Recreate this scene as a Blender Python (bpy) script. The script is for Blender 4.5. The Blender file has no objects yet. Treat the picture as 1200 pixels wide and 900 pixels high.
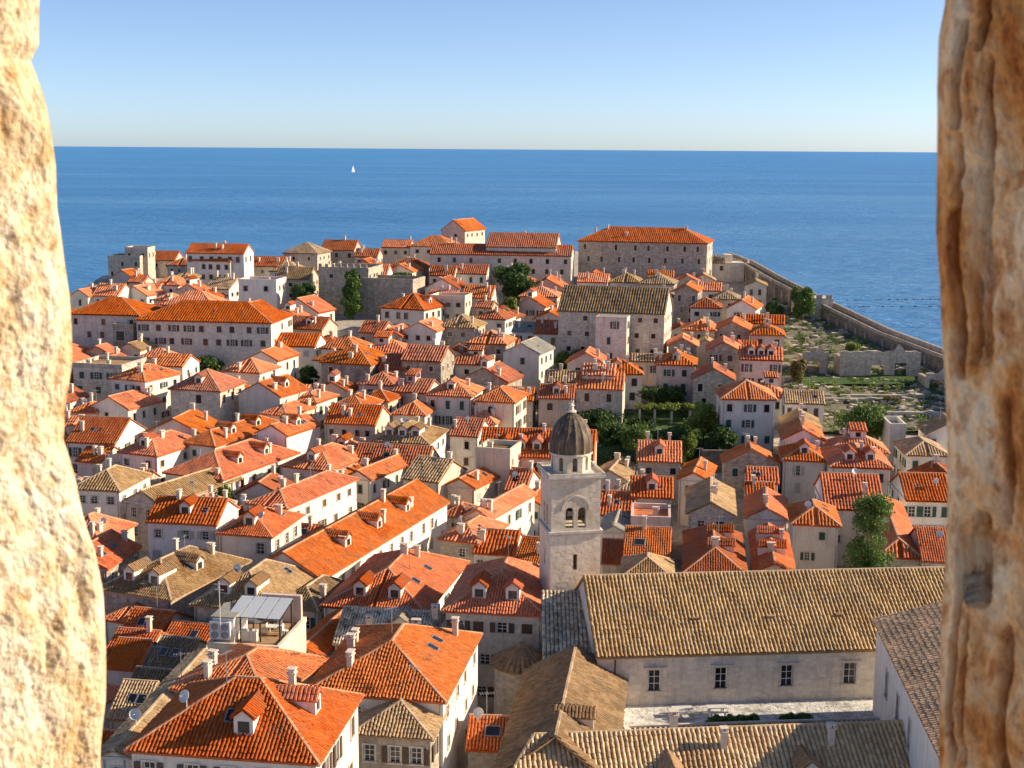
import bpy, math, random
import numpy as np
from mathutils import Vector, Matrix, noise
random.seed(7); RNG = np.random.default_rng(7)
R = math.radians
scene = bpy.context.scene
col = scene.collection

# ------------------------------------------------------------------ camera
FPX, HC = 1600.0, 60.0          # focal length in pixels of a 1200 wide frame, eye height
PITCH, ROLL = 9.77, 0.39
CAM_ROT = Matrix.Rotation(R(90 - PITCH), 3, 'X') @ Matrix.Rotation(R(ROLL), 3, 'Z')
cam = bpy.data.cameras.new('camera'); cam_o = bpy.data.objects.new('camera', cam); col.objects.link(cam_o)
cam.sensor_width = 36; cam.lens = FPX / 1200 * 36
cam.clip_start = 0.05; cam.clip_end = 200000
cam_o.location = (0, 0, HC); cam_o.rotation_euler = CAM_ROT.to_euler()
cam.dof.use_dof = True; cam.dof.focus_distance = 170; cam.dof.aperture_fstop = 14
scene.camera = cam_o

# ------------------------------------------------------------------ sky, sun, exposure
SUN_EL, SUN_AZ = 25.0, 6.0     # azimuth measured from +X towards +Y
sun_dir = Vector((math.cos(R(SUN_EL)) * math.cos(R(SUN_AZ)), math.cos(R(SUN_EL)) * math.sin(R(SUN_AZ)), math.sin(R(SUN_EL))))
world = bpy.data.worlds.new('World'); scene.world = world; world.use_nodes = True
wn = world.node_tree.nodes; wl = world.node_tree.links
sky = wn.new('ShaderNodeTexSky'); sky.sky_type = 'NISHITA'; sky.sun_disc = False
sky.sun_elevation = R(SUN_EL); sky.sun_rotation = R(90 - SUN_AZ)
sky.altitude = 60; sky.air_density = 0.5; sky.dust_density = 0.5; sky.ozone_density = 3.0
bg = wn['Background']; bg.inputs['Strength'].default_value = 0.115
wb = wn.new('ShaderNodeMix'); wb.data_type = 'RGBA'; wb.blend_type = 'MULTIPLY'; wb.inputs[0].default_value = 1.0   # white balance of the whole sky
wb.inputs[7].default_value = (1.045, 0.985, 0.94, 1)
wl.new(sky.outputs[0], wb.inputs[6]); wl.new(wb.outputs[2], bg.inputs['Color'])
sl = bpy.data.lights.new('sun', 'SUN'); sl.energy = 5.0; sl.angle = R(0.5); sl.color = (1.0, 0.81, 0.57)
so = bpy.data.objects.new('sun', sl); col.objects.link(so)
so.rotation_euler = sun_dir.to_track_quat('Z', 'Y').to_euler(); so.location = (300, 60, 200)
scene.view_settings.view_transform = 'Standard'; scene.view_settings.look = 'None'
scene.view_settings.exposure = 0.74; scene.view_settings.gamma = 1.0
scene.view_settings.use_curve_mapping = False

# ------------------------------------------------------------------ picture -> place
def ray(px, py):
    return CAM_ROT @ Vector(((px - 600) / FPX, -(py - 450) / FPX, -1.0))
def at(px, py, Y):
    d = ray(px, py); t = Y / d.y
    return Vector((d.x * t, Y, HC + d.z * t))
def town(x, y):
    if y < 120: return 4 + (120 - max(y, 0)) * 0.12
    if y < 190: return 4.0
    return 4 + (min(y, 440) - 190) * 0.0952
def locate(px, py, h):
    d = ray(px, py); a, b = 40.0, 900.0
    for _ in range(50):
        m = (a + b) / 2
        if HC + d.z * m / d.y > town(0, m) + h: a = m
        else: b = m
    t = a / d.y
    return Vector((d.x * t, a, HC + d.z * t))

# ------------------------------------------------------------------ materials
def newmat(name):
    m = bpy.data.materials.new(name); m.use_nodes = True
    nt = m.node_tree; b = nt.nodes['Principled BSDF']
    return m, nt, nt.nodes, nt.links, b
def nz(N, L, vec, scale, detail=4, rough=0.6, dist=0.0):
    n = N.new('ShaderNodeTexNoise'); n.inputs['Scale'].default_value = scale
    n.inputs['Detail'].default_value = detail; n.inputs['Roughness'].default_value = rough
    n.inputs['Distortion'].default_value = dist
    if vec is not None: L.new(vec, n.inputs['Vector'])
    return n
def ramp(N, L, fac, stops):
    r = N.new('ShaderNodeValToRGB'); e = r.color_ramp.elements
    while len(e) < len(stops): e.new(0.5)
    for k, (p, c) in enumerate(stops):
        e[k].position = p; e[k].color = (*c, 1) if len(c) == 3 else c
    L.new(fac, r.inputs['Fac']); return r
def mix(N, L, fac, a, b, mode='MIX'):
    m = N.new('ShaderNodeMix'); m.data_type = 'RGBA'; m.blend_type = mode
    if isinstance(fac, (int, float)): m.inputs[0].default_value = fac
    else: L.new(fac, m.inputs[0])
    for i, v in ((6, a), (7, b)):
        if isinstance(v, tuple): m.inputs[i].default_value = (*v, 1)
        else: L.new(v, m.inputs[i])
    return m.outputs[2]
def bump(N, L, b, h, strength, dist):
    bp = N.new('ShaderNodeBump'); bp.inputs['Strength'].default_value = strength
    bp.inputs['Distance'].default_value = dist
    L.new(h, bp.inputs['Height']); L.new(bp.outputs[0], b.inputs['Normal']); return bp
def mapped(N, L, out, scale):
    mp = N.new('ShaderNodeMapping'); mp.inputs['Scale'].default_value = scale
    L.new(out, mp.inputs['Vector']); return mp.outputs[0]
BW = lambda v: (v, v, v)

def roof_mat(name, c1, c2, lich, amount, patch=.45):
    m, nt, N, L, b = newmat(name)
    tc = N.new('ShaderNodeTexCoord'); oi = N.new('ShaderNodeObjectInfo')
    at_ = N.new('ShaderNodeAttribute'); at_.attribute_name = 'rnd'
    n1 = nz(N, L, tc.outputs['Object'], 3.2, 3, .7)
    ad = N.new('ShaderNodeMath'); ad.operation = 'ADD'; L.new(n1.outputs[0], ad.inputs[0]); L.new(at_.outputs['Fac'], ad.inputs[1])
    ml = N.new('ShaderNodeMath'); ml.operation = 'MULTIPLY'; ml.inputs[1].default_value = 0.72; L.new(ad.outputs[0], ml.inputs[0])
    cr = ramp(N, L, ml.outputs[0], [(0.12, c1), (0.95, c2)])
    # weather patches and lichen
    n2 = nz(N, L, tc.outputs['Object'], patch, 5, .7, .4)
    pr = ramp(N, L, n2.outputs[0], [(0.47, BW(0)), (0.70, BW(1))])
    ms = N.new('ShaderNodeMath'); ms.operation = 'MULTIPLY'; ms.inputs[1].default_value = amount; L.new(pr.outputs[0], ms.inputs[0])
    c = mix(N, L, ms.outputs[0], cr.outputs[0], lich)
    n3 = nz(N, L, tc.outputs['Object'], 7.0, 2, .6)
    sp = ramp(N, L, n3.outputs[0], [(0.60, BW(1.0)), (0.74, BW(0.45))])
    c = mix(N, L, 0.7, c, sp.outputs[0], 'MULTIPLY')
    n5 = nz(N, L, tc.outputs['Object'], 1.1, 6, .75, .6)
    sp5 = ramp(N, L, n5.outputs[0], [(0.30, BW(0.55)), (0.47, BW(1.0)), (0.72, (1.12, 1.10, 1.05))])
    c = mix(N, L, 0.8, c, sp5.outputs[0], 'MULTIPLY')
    hs = N.new('ShaderNodeHueSaturation')
    mr = N.new('ShaderNodeMapRange'); mr.inputs[3].default_value = 0.76; mr.inputs[4].default_value = 1.18
    L.new(oi.outputs['Random'], mr.inputs[0]); L.new(mr.outputs[0], hs.inputs['Value'])
    mr2 = N.new('ShaderNodeMapRange'); mr2.inputs[3].default_value = 1.14; mr2.inputs[4].default_value = 0.93
    L.new(oi.outputs['Random'], mr2.inputs[0]); L.new(mr2.outputs[0], hs.inputs['Saturation'])
    L.new(c, hs.inputs['Color']); L.new(hs.outputs[0], b.inputs['Base Color'])
    b.inputs['Roughness'].default_value = 0.85; b.inputs['Specular IOR Level'].default_value = 0.25
    bump(N, L, b, n1.outputs[0], 0.5, 0.06)
    return m
ROOF = {
 'o': roof_mat('terracotta_orange', (.50, .122, .042), (.80, .285, .115), (.43, .21, .115), .7),
 'r': roof_mat('terracotta_red', (.45, .092, .032), (.73, .220, .085), (.36, .165, .095), .7),
 'b': roof_mat('terracotta_brown', (.34, .085, .036), (.54, .18, .09), (.30, .19, .12), .7),
 't': roof_mat('tile_tan', (.30, .155, .07), (.60, .43, .245), (.27, .20, .125), .8),
 'y': roof_mat('tile_grey_brown', (.19, .125, .07), (.42, .30, .18), (.15, .125, .09), .9),
 'k': roof_mat('tile_mossy', (.26, .20, .13), (.80, .70, .54), (.055, .05, .032), 1.0, 1.0),
 'a': roof_mat('roof_ash', (.34, .33, .29), (.46, .45, .40), (.30, .30, .27), .6),
}
def wall_mat(name, c1, c2, dirt, stone=0.0):
    m, nt, N, L, b = newmat(name)
    tc = N.new('ShaderNodeTexCoord'); oi = N.new('ShaderNodeObjectInfo')
    n1 = nz(N, L, tc.outputs['Object'], 0.5, 6, .65, .3)
    cr = ramp(N, L, n1.outputs[0], [(0.32, c1), (0.66, c2)])
    st = nz(N, L, mapped(N, L, tc.outputs['Object'], (1.6, 1.6, 0.16)), 1.0, 5, .7)
    sr = ramp(N, L, st.outputs[0], [(0.50, BW(0)), (0.74, BW(1))])
    ms = N.new('ShaderNodeMath'); ms.operation = 'MULTIPLY'; ms.inputs[1].default_value = .75; L.new(sr.outputs[0], ms.inputs[0])
    c = mix(N, L, ms.outputs[0], cr.outputs[0], dirt)
    hh = nz(N, L, tc.outputs['Object'], 3.0, 4, .7)
    if stone > 0:
        # courses of cut stone: cells whose height follows z, too small at this range to be modelled
        v = N.new('ShaderNodeTexVoronoi'); v.inputs['Scale'].default_value = 1.0; v.distance = 'CHEBYCHEV'
        L.new(mapped(N, L, tc.outputs['Object'], (1.5, 1.5, 2.9)), v.inputs['Vector'])
        vr = N.new('ShaderNodeSeparateColor'); L.new(v.outputs['Color'], vr.inputs[0])
        sv = ramp(N, L, vr.outputs[0], [(0.0, BW(0.62)), (1.0, BW(1.15))])
        c = mix(N, L, stone, c, sv.outputs[0], 'MULTIPLY')
        ds = ramp(N, L, v.outputs['Distance'], [(0.40, BW(1.0)), (0.62, BW(0.55))])
        c = mix(N, L, stone * .8, c, ds.outputs[0], 'MULTIPLY')
        bump(N, L, b, ds.outputs[0], 0.4, 0.05)
    else:
        bump(N, L, b, hh.outputs[0], 0.25, 0.04)
    sp = ramp(N, L, hh.outputs[0], [(0.30, BW(.82)), (0.55, BW(1.0))])
    c = mix(N, L, 0.6, c, sp.outputs[0], 'MULTIPLY')
    hs = N.new('ShaderNodeHueSaturation')
    mr = N.new('ShaderNodeMapRange'); mr.inputs[3].default_value = 0.82; mr.inputs[4].default_value = 1.08
    L.new(oi.outputs['Random'], mr.inputs[0]); L.new(mr.outputs[0], hs.inputs['Value'])
    L.new(c, hs.inputs['Color']); L.new(hs.outputs[0], b.inputs['Base Color'])
    b.inputs['Roughness'].default_value = 0.9; b.inputs['Specular IOR Level'].default_value = 0.2
    return m
WALL = {
 'w': wall_mat('white_plaster', (.75, .70, .61), (.86, .82, .74), (.54, .47, .38)),
 'c': wall_mat('cream_plaster', (.70, .60, .45), (.84, .74, .57), (.46, .38, .29)),
 'p': wall_mat('pink_plaster', (.68, .52, .44), (.80, .65, .56), (.44, .35, .30)),
 's': wall_mat('pale_stone', (.56, .48, .39), (.74, .65, .54), (.34, .29, .23), .5),
 'g': wall_mat('grey_stone', (.44, .38, .30), (.60, .52, .42), (.25, .215, .17), .65),
 'd': wall_mat('dark_stone', (.24, .21, .17), (.37, .32, .26), (.12, .11, .09), .8),
 'm': wall_mat('maroon_plaster', (.28, .055, .03), (.36, .08, .045), (.20, .05, .03)),
 'l': wall_mat('limestone_ashlar', (.68, .60, .50), (.82, .74, .63), (.48, .41, .34), .3),
 'b': wall_mat('belfry_limestone', (.72, .61, .46), (.86, .75, .59), (.54, .44, .32), .25),
}
def plain(name, c, rough=.7, metal=0.0, var=.25, scale=2.0):
    m, nt, N, L, b = newmat(name)
    tc = N.new('ShaderNodeTexCoord'); n = nz(N, L, tc.outputs['Object'], scale, 4, .65)
    r = ramp(N, L, n.outputs[0], [(.3, tuple(x * (1 - var) for x in c)), (.7, tuple(min(1, x * (1 + var)) for x in c))])
    L.new(r.outputs[0], b.inputs['Base Color']); b.inputs['Roughness'].default_value = rough; b.inputs['Metallic'].default_value = metal
    return m
M = {
 'trim': plain('stone_trim', (.60, .54, .46), .85),
 'cap': plain('ridge_mortar', (.55, .29, .16), .9, 0, .3, 1.5),
 'captan': plain('ridge_tan', (.52, .38, .24), .9, 0, .3, 1.5),
 'chim': plain('chimney_plaster', (.66, .57, .47), .9, 0, .2, 3),
 'pot': plain('terracotta_pot', (.46, .16, .08), .8),
 'wood': plain('white_paintwork', (.72, .70, .66), .6, 0, .1),
 'green': plain('green_shutter', (.018, .075, .052), .6, 0, .3),
 'brown': plain('brown_shutter', (.10, .06, .04), .7, 0, .3),
 'pale': plain('pale_shutter', (.46, .44, .40), .7, 0, .15),
 'grey': plain('grey_metal', (.32, .33, .34), .5, .4),
 'dark': plain('dark_iron', (.035, .035, .04), .6, .2),
 'acw': plain('white_enamel', (.66, .66, .64), .5, 0, .08),
 'bark': plain('bark', (.09, .065, .045), .95, 0, .4, 4),
 'hull': plain('white_hull', (.8, .8, .8), .4, 0, .05),
 'awn': plain('orange_awning', (.62, .25, .10), .85, 0, .12),
 'cloth': plain('pale_canvas', (.60, .63, .68), .85, 0, .12),
 'buoy': plain('wake_dark', (.05, .06, .08), .6),
}
def glass_mat():
    m, nt, N, L, b = newmat('window_glass')
    oi = N.new('ShaderNodeObjectInfo')
    r = ramp(N, L, oi.outputs['Random'], [(0, (.010, .012, .015)), (.7, (.03, .032, .036)), (1, (.075, .07, .065))])
    L.new(r.outputs[0], b.inputs['Base Color']); b.inputs['Roughness'].default_value = .12
    return m
M['glass'] = glass_mat()
def panel_mat():
    m, nt, N, L, b = newmat('pergola_glass')
    b.inputs['Base Color'].default_value = (.58, .64, .70, 1); b.inputs['Roughness'].default_value = .15
    b.inputs['Alpha'].default_value = .75
    return m
M['panel'] = panel_mat()
def dome_mat():
    m, nt, N, L, b = newmat('weathered_dome')
    tc = N.new('ShaderNodeTexCoord')
    st = nz(N, L, mapped(N, L, tc.outputs['Object'], (2.2, 2.2, .22)), 1.6, 5, .7)
    r = ramp(N, L, st.outputs[0], [(.36, (.045, .030, .020)), (.54, (.115, .080, .052)), (.70, (.34, .25, .155))])
    L.new(r.outputs[0], b.inputs['Base Color']); b.inputs['Roughness'].default_value = .75
    return m
M['dome'] = dome_mat()
def leaf_mat(name, c1, c2):
    m, nt, N, L, b = newmat(name)
    a = N.new('ShaderNodeAttribute'); a.attribute_name = 'rnd'
    r = ramp(N, L, a.outputs['Fac'], [(0, c1), (1, c2)])
    L.new(r.outputs[0], b.inputs['Base Color']); b.inputs['Roughness'].default_value = .65
    tr = N.new('ShaderNodeBsdfTranslucent'); L.new(r.outputs[0], tr.inputs['Color'])
    ms = N.new('ShaderNodeMixShader'); ms.inputs[0].default_value = .3
    L.new(b.outputs[0], ms.inputs[1]); L.new(tr.outputs[0], ms.inputs[2])
    L.new(ms.outputs[0], N['Material Output'].inputs['Surface'])
    return m
LEAF = {
 'dark': leaf_mat('leaf_dark', (.030, .075, .020), (.09, .165, .035)),
 'mid': leaf_mat('leaf_mid', (.045, .11, .02), (.16, .25, .045)),
 'lime': leaf_mat('leaf_lime', (.10, .16, .022), (.28, .34, .06)),
 'dry': leaf_mat('leaf_dry', (.12, .11, .035), (.24, .20, .07)),
}
def ground_mat():
    m, nt, N, L, b = newmat('paved_ground')
    tc = N.new('ShaderNodeTexCoord')
    n = nz(N, L, tc.outputs['Object'], .12, 6, .7, .4); n2 = nz(N, L, tc.outputs['Object'], 1.2, 5, .75)
    r = ramp(N, L, n.outputs[0], [(.3, (.32, .285, .235)), (.55, (.48, .43, .36)), (.72, (.36, .315, .25))])
    r2 = ramp(N, L, n2.outputs[0], [(.3, BW(.55)), (.6, BW(1.1))])
    c = mix(N, L, .8, r.outputs[0], r2.outputs[0], 'MULTIPLY')
    L.new(c, b.inputs['Base Color']); b.inputs['Roughness'].default_value = .95
    bump(N, L, b, n2.outputs[0], .6, .3)
    return m
def scrub_mat(name, a, b_, c_):
    m, nt, N, L, b = newmat(name)
    tc = N.new('ShaderNodeTexCoord')
    n = nz(N, L, tc.outputs['Object'], .35, 8, .75, .6); n2 = nz(N, L, tc.outputs['Object'], 2.0, 5, .75)
    r = ramp(N, L, n.outputs[0], [(.32, a), (.50, b_), (.66, c_)])
    r2 = ramp(N, L, n2.outputs[0], [(.3, BW(.5)), (.62, BW(1.15))])
    c = mix(N, L, .85, r.outputs[0], r2.outputs[0], 'MULTIPLY')
    L.new(c, b.inputs['Base Color']); b.inputs['Roughness'].default_value = .95
    bump(N, L, b, n2.outputs[0], .8, .4)
    return m
M['ground'] = ground_mat()
M['scrub'] = scrub_mat('rocky_scrub', (.075, .09, .03), (.21, .19, .13), (.33, .29, .235))
M['lawn'] = scrub_mat('lawn', (.03, .085, .012), (.055, .12, .02), (.10, .13, .035))
M['terr'] = scrub_mat('worn_whitewash', (.20, .20, .195), (.70, .70, .68), (.84, .83, .80))
def sea_mat():
    m, nt, N, L, b = newmat('sea_water')
    tc = N.new('ShaderNodeTexCoord')
    big = nz(N, L, mapped(N, L, tc.outputs['Object'], (.0010, .0045, 1)), 1.0, 5, .6, .5)
    r = ramp(N, L, big.outputs[0], [(.30, (.045, .235, .55)), (.50, (.062, .275, .61)), (.64, (.105, .335, .66)), (.76, (.075, .29, .61))])
    L.new(r.outputs[0], b.inputs['Base Color'])
    b.inputs['Roughness'].default_value = .38; b.inputs['IOR'].default_value = 1.33
    b.inputs['Specular IOR Level'].default_value = .6
    w1 = nz(N, L, mapped(N, L, tc.outputs['Object'], (.05, .16, 1)), 1.0, 6, .68, .3)
    w2 = nz(N, L, mapped(N, L, tc.outputs['Object'], (.010, .030, 1)), 1.0, 4, .6, .2)
    ad = N.new('ShaderNodeMath'); ad.operation = 'ADD'; L.new(w1.outputs[0], ad.inputs[0]); L.new(w2.outputs[0], ad.inputs[1])
    bump(N, L, b, ad.outputs[0], 1.0, 7.5)
    return m
M['sea'] = sea_mat()
def jamb_mat(name, stops, pit, streak):
    m, nt, N, L, b = newmat(name)
    tc = N.new('ShaderNodeTexCoord'); v = mapped(N, L, tc.outputs['Object'], streak)
    n1 = nz(N, L, v, 5.5, 8, .68, .5)
    r = ramp(N, L, n1.outputs[0], stops)
    n2 = nz(N, L, v, 26, 6, .7, .4)
    r2 = ramp(N, L, n2.outputs[0], [(.36, pit), (.50, (1, 1, 1))])
    c = mix(N, L, .75, r.outputs[0], r2.outputs[0], 'MULTIPLY')
    n3 = nz(N, L, v, 90, 4, .7)
    r3 = ramp(N, L, n3.outputs[0], [(.30, BW(.75)), (.55, BW(1.05))])
    c = mix(N, L, .6, c, r3.outputs[0], 'MULTIPLY')
    L.new(c, b.inputs['Base Color']); b.inputs['Roughness'].default_value = .95; b.inputs['Specular IOR Level'].default_value = .15
    ad = N.new('ShaderNodeMath'); ad.operation = 'ADD'; L.new(n2.outputs[0], ad.inputs[0]); L.new(n3.outputs[0], ad.inputs[1])
    bump(N, L, b, ad.outputs[0], .6, .012)
    return m
M['jamb_l'] = jamb_mat('weathered_cream_stone', [(.29, (.42, .23, .095)), (.40, (.59, .42, .23)), (.50, (.70, .57, .39)), (.64, (.78, .70, .56))], (.64, .46, .28), (1.6, 1.6, 1.3))
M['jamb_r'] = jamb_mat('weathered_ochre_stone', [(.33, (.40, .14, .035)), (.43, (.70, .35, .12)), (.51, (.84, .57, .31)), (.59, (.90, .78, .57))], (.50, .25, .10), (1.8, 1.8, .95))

# ------------------------------------------------------------------ mesh helpers
class MB:
    def __init__(s): s.v = []; s.f = []
    def quad(s, a, b, c, d):
        n = len(s.v); s.v += [tuple(a), tuple(b), tuple(c), tuple(d)]; s.f.append((n, n + 1, n + 2, n + 3))
    def poly(s, pts):
        n = len(s.v); s.v += [tuple(p) for p in pts]; s.f.append(tuple(range(n, n + len(pts))))
    def box(s, x0, x1, y0, y1, z0, z1):
        n = len(s.v)
        s.v += [(x0, y0, z0), (x1, y0, z0), (x1, y1, z0), (x0, y1, z0), (x0, y0, z1), (x1, y0, z1), (x1, y1, z1), (x0, y1, z1)]
        for f in ((0, 3, 2, 1), (4, 5, 6, 7), (0, 1, 5, 4), (1, 2, 6, 5), (2, 3, 7, 6), (3, 0, 4, 7)): s.f.append(tuple(n + k for k in f))
    def frustum(s, x0, x1, y0, y1, z0, z1, t):
        n = len(s.v)
        s.v += [(x0, y0, z0), (x1, y0, z0), (x1, y1, z0), (x0, y1, z0), (x0 + t, y0 + t, z1), (x1 - t, y0 + t, z1), (x1 - t, y1 - t, z1), (x0 + t, y1 - t, z1)]
        for f in ((0, 3, 2, 1), (4, 5, 6, 7), (0, 1, 5, 4), (1, 2, 6, 5), (2, 3, 7, 6), (3, 0, 4, 7)): s.f.append(tuple(n + k for k in f))
    def lathe(s, prof, seg, cx=0, cy=0, rib=0.0, a0=0.0, a1=2 * math.pi):
        n = len(s.v); full = abs(a1 - a0 - 2 * math.pi) < 1e-6; cols = seg if full else seg + 1
        for (r, z) in prof:
            for k in range(cols):
                a = a0 + (a1 - a0) * k / seg
                rr = r * (1 + (rib if k % 3 == 0 else 0))
                s.v.append((cx + rr * math.cos(a), cy + rr * math.sin(a), z))
        for i in range(len(prof) - 1):
            for k in range(seg):
                k2 = (k + 1) % cols if full else k + 1
                s.f.append((n + i * cols + k, n + i * cols + k2, n + (i + 1) * cols + k2, n + (i + 1) * cols + k))
    def tube(s, a, b, r0, r1, seg=6):
        a = Vector(a); b = Vector(b); d = (b - a).normalized()
        u = d.orthogonal().normalized(); w = d.cross(u); n = len(s.v)
        for (c, r) in ((a, r0), (b, r1)):
            for k in range(seg):
                t = 2 * math.pi * k / seg; s.v.append(tuple(c + u * (r * math.cos(t)) + w * (r * math.sin(t))))
        for k in range(seg):
            k2 = (k + 1) % seg; s.f.append((n + k, n + k2, n + seg + k2, n + seg + k))
        s.f.append(tuple(n + seg + k for k in range(seg))); s.f.append(tuple(n + seg - 1 - k for k in range(seg)))
    def mesh(s, name, mat):
        me = bpy.data.meshes.new(name); me.from_pydata(s.v, [], s.f); me.materials.append(mat); return me
def np_mesh(name, V, Q, mat, rnd=None):
    me = bpy.data.meshes.new(name); k = Q.shape[1]
    me.vertices.add(len(V)); me.vertices.foreach_set('co', V.astype(np.float32).ravel())
    me.loops.add(Q.size); me.loops.foreach_set('vertex_index', Q.astype(np.int32).ravel())
    me.polygons.add(len(Q)); me.polygons.foreach_set('loop_start', np.arange(0, Q.size, k, dtype=np.int32))
    if rnd is not None:
        a = me.attributes.new('rnd', 'FLOAT', 'FACE'); a.data.foreach_set('value', rnd.astype(np.float32))
    me.materials.append(mat); me.update(calc_edges=True); return me
def ob(name, me, parent=None, loc=(0, 0, 0), rz=0.0):
    o = bpy.data.objects.new(name, me); col.objects.link(o); o.location = loc
    if rz: o.rotation_euler = (0, 0, rz)
    if parent: o.parent = parent
    return o
def tag(o, label, cat, group=None, kind=None):
    if label: o['label'] = label
    if cat: o['category'] = cat
    if group: o['group'] = group
    if kind: o['kind'] = kind
    return o
def smooth(me):
    me.polygons.foreach_set('use_smooth', [True] * len(me.polygons)); return me

# ------------------------------------------------------------------ ground and sea
BOUND = [(-290, -60), (-290, 250), (-125, 338), (-119, 392), (-90, 412), (-40, 436), (15, 442), (52, 430), (70, 412), (71, 396), (75, 367), (82, 342), (90, 313), (96.5, 287), (108, 248), (150, 150), (175, -60)]
def inside(x, y):
    c = False; n = len(BOUND)
    for i in range(n):
        x0, y0 = BOUND[i]; x1, y1 = BOUND[(i + 1) % n]
        if (y0 > y) != (y1 > y) and x < (x1 - x0) * (y - y0) / (y1 - y0) + x0: c = not c
    return c
def bdist(x, y):
    best = 1e9; n = len(BOUND)
    for i in range(n):
        x0, y0 = BOUND[i]; x1, y1 = BOUND[(i + 1) % n]
        dx, dy = x1 - x0, y1 - y0; t = max(0, min(1, ((x - x0) * dx + (y - y0) * dy) / (dx * dx + dy * dy)))
        best = min(best, math.hypot(x - x0 - t * dx, y - y0 - t * dy))
    return best
def build_ground():
    st = 4.0; nx, ny = 125, 138; vs = []; fs = []
    for j in range(ny):
        for i in range(nx):
            x = -310 + i * st; y = -80 + j * st; z = town(x, y)
            if not inside(x, y):
                d = bdist(x, y); z = max(-4, z - d * 2.2 + 2.0 * noise.noise((x * .1, y * .1, 0)))
            elif y > 230 and x > 60: z += 0.6 * noise.noise((x * .12, y * .12, 3))
            vs.append((x, y, z))
    for j in range(ny - 1):
        for i in range(nx - 1):
            a = j * nx + i; fs.append((a, a + 1, a + 1 + nx, a + nx))
    me = bpy.data.meshes.new('ground'); me.from_pydata(vs, [], fs); me.materials.append(M['ground']); smooth(me)
    o = ob('ground', me); o['kind'] = 'structure'
    b = MB(); S = 150000
    b.quad((-S, -2000, 0), (S, -2000, 0), (S, S, 0), (-S, S, 0))
    o = ob('sea', b.mesh('sea', M['sea'])); o['kind'] = 'structure'
build_ground()

# ------------------------------------------------------------------ roof tiles
def tile_arrays(poly, s, L):
    """half-barrel tiles over a convex slope; poly[0]->poly[1] is the eave"""
    P = np.array([tuple(p) for p in poly], float); a = P[0]; U = P[1] - P[0]; U /= np.linalg.norm(U)
    Nn = np.zeros(3)
    for k in range(1, len(P) - 1): Nn += np.cross(P[k] - P[0], P[k + 1] - P[0])
    Nn /= np.linalg.norm(Nn)
    if Nn[2] < 0: Nn = -Nn
    Vv = np.cross(Nn, U)
    u2 = (P - a) @ U; v2 = (P - a) @ Vv
    ncol = max(1, int((u2.max() - u2.min()) / s)); ss = (u2.max() - u2.min()) / ncol
    uc = u2.min() + (np.arange(ncol) + .5) * ss
    us, v0, v1 = [], [], []
    n = len(P)
    for u in uc:
        hits = []
        for k in range(n):
            ua, ub, va, vb = u2[k], u2[(k + 1) % n], v2[k], v2[(k + 1) % n]
            if (ua - u) * (ub - u) < 0: hits.append(va + (vb - va) * (u - ua) / (ub - ua))
        if len(hits) < 2: continue
        lo, hi = min(hits), max(hits)
        if hi - lo < .15: continue
        m = max(1, int(round((hi - lo) / L))); e = np.linspace(lo, hi, m + 1)
        us.append(np.full(m, u)); v0.append(e[:-1]); v1.append(e[1:])
    if not us: return None
    us = np.concatenate(us); v0 = np.concatenate(v0); v1 = np.concatenate(v1); T = len(us)
    us = us + RNG.normal(0, .045 * ss, T)
    vm = (v0 + v1) / 2; ph = RNG.random(4) * 6.28
    sag = .045 + .03 * np.sin(us * .8 + ph[0]) * np.sin(vm * .9 + ph[1]) + .018 * np.sin(us * 2.1 + ph[2] + vm * 1.3)
    v0 = v0 + .05 * np.sin(us * 7.3 + ph[3])
    cu = np.array([-.40, -.22, .22, .40]) * ss; ch = np.array([0.0, .26, .26, 0.0]) * ss
    lip = .035 + RNG.random(T) * .025; ti = RNG.normal(0, .02, T)
    V = np.zeros((T, 8, 3))
    for e, (vv, lf) in enumerate(((v0 - .02, lip), (v1 + .03, np.full(T, .004)))):
        for c in range(4):
            V[:, e * 4 + c] = a + np.outer(us + cu[c] + ti * (1 if e else -1), U) + np.outer(vv, Vv) + np.outer(ch[c] + lf + sag, Nn)
    base = np.arange(T)[:, None] * 8
    Q = np.concatenate([base + np.array(q) for q in ((0, 1, 5, 4), (1, 2, 6, 5), (2, 3, 7, 6))])
    r = .75 * RNG.random(T) + .25 * (.5 + .5 * np.sin(us * .7 + ph[1] * 3) * np.sin(vm * .8 + ph[2]))
    if T > 60 and RNG.random() < .55:      # a stretch of newer or older replacement tiles
        for _ in range(2):
            cu_, cv_ = RNG.choice(us), RNG.choice(vm); m_ = (np.abs(us - cu_) < RNG.uniform(.8, 3)) & (np.abs(vm - cv_) < RNG.uniform(.6, 2.5)); r[m_] = np.clip(r[m_] + RNG.choice([-.45, .5]), -.1, 1.25)
    rnd = np.concatenate([r, r, r])
    return V.reshape(-1, 3), Q, rnd
def make_tiles(polys, s, L, mat):
    Vs, Qs, Rs, off = [], [], [], 0
    for p in polys:
        t = tile_arrays(p, s, L)
        if t is None: continue
        Vs.append(t[0]); Qs.append(t[1] + off); Rs.append(t[2]); off += len(t[0])
    if not Vs: return None
    return np_mesh('tiles', np.concatenate(Vs), np.concatenate(Qs), mat, np.concatenate(Rs))
def slab(b, poly, th):
    P = [Vector(p) for p in poly]; b.poly(P)
    B = [p - Vector((0, 0, th)) for p in P]; b.poly(B[::-1])
    for k in range(len(P)):
        k2 = (k + 1) % len(P); b.quad(P[k], B[k], B[k2], P[k2])
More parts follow.
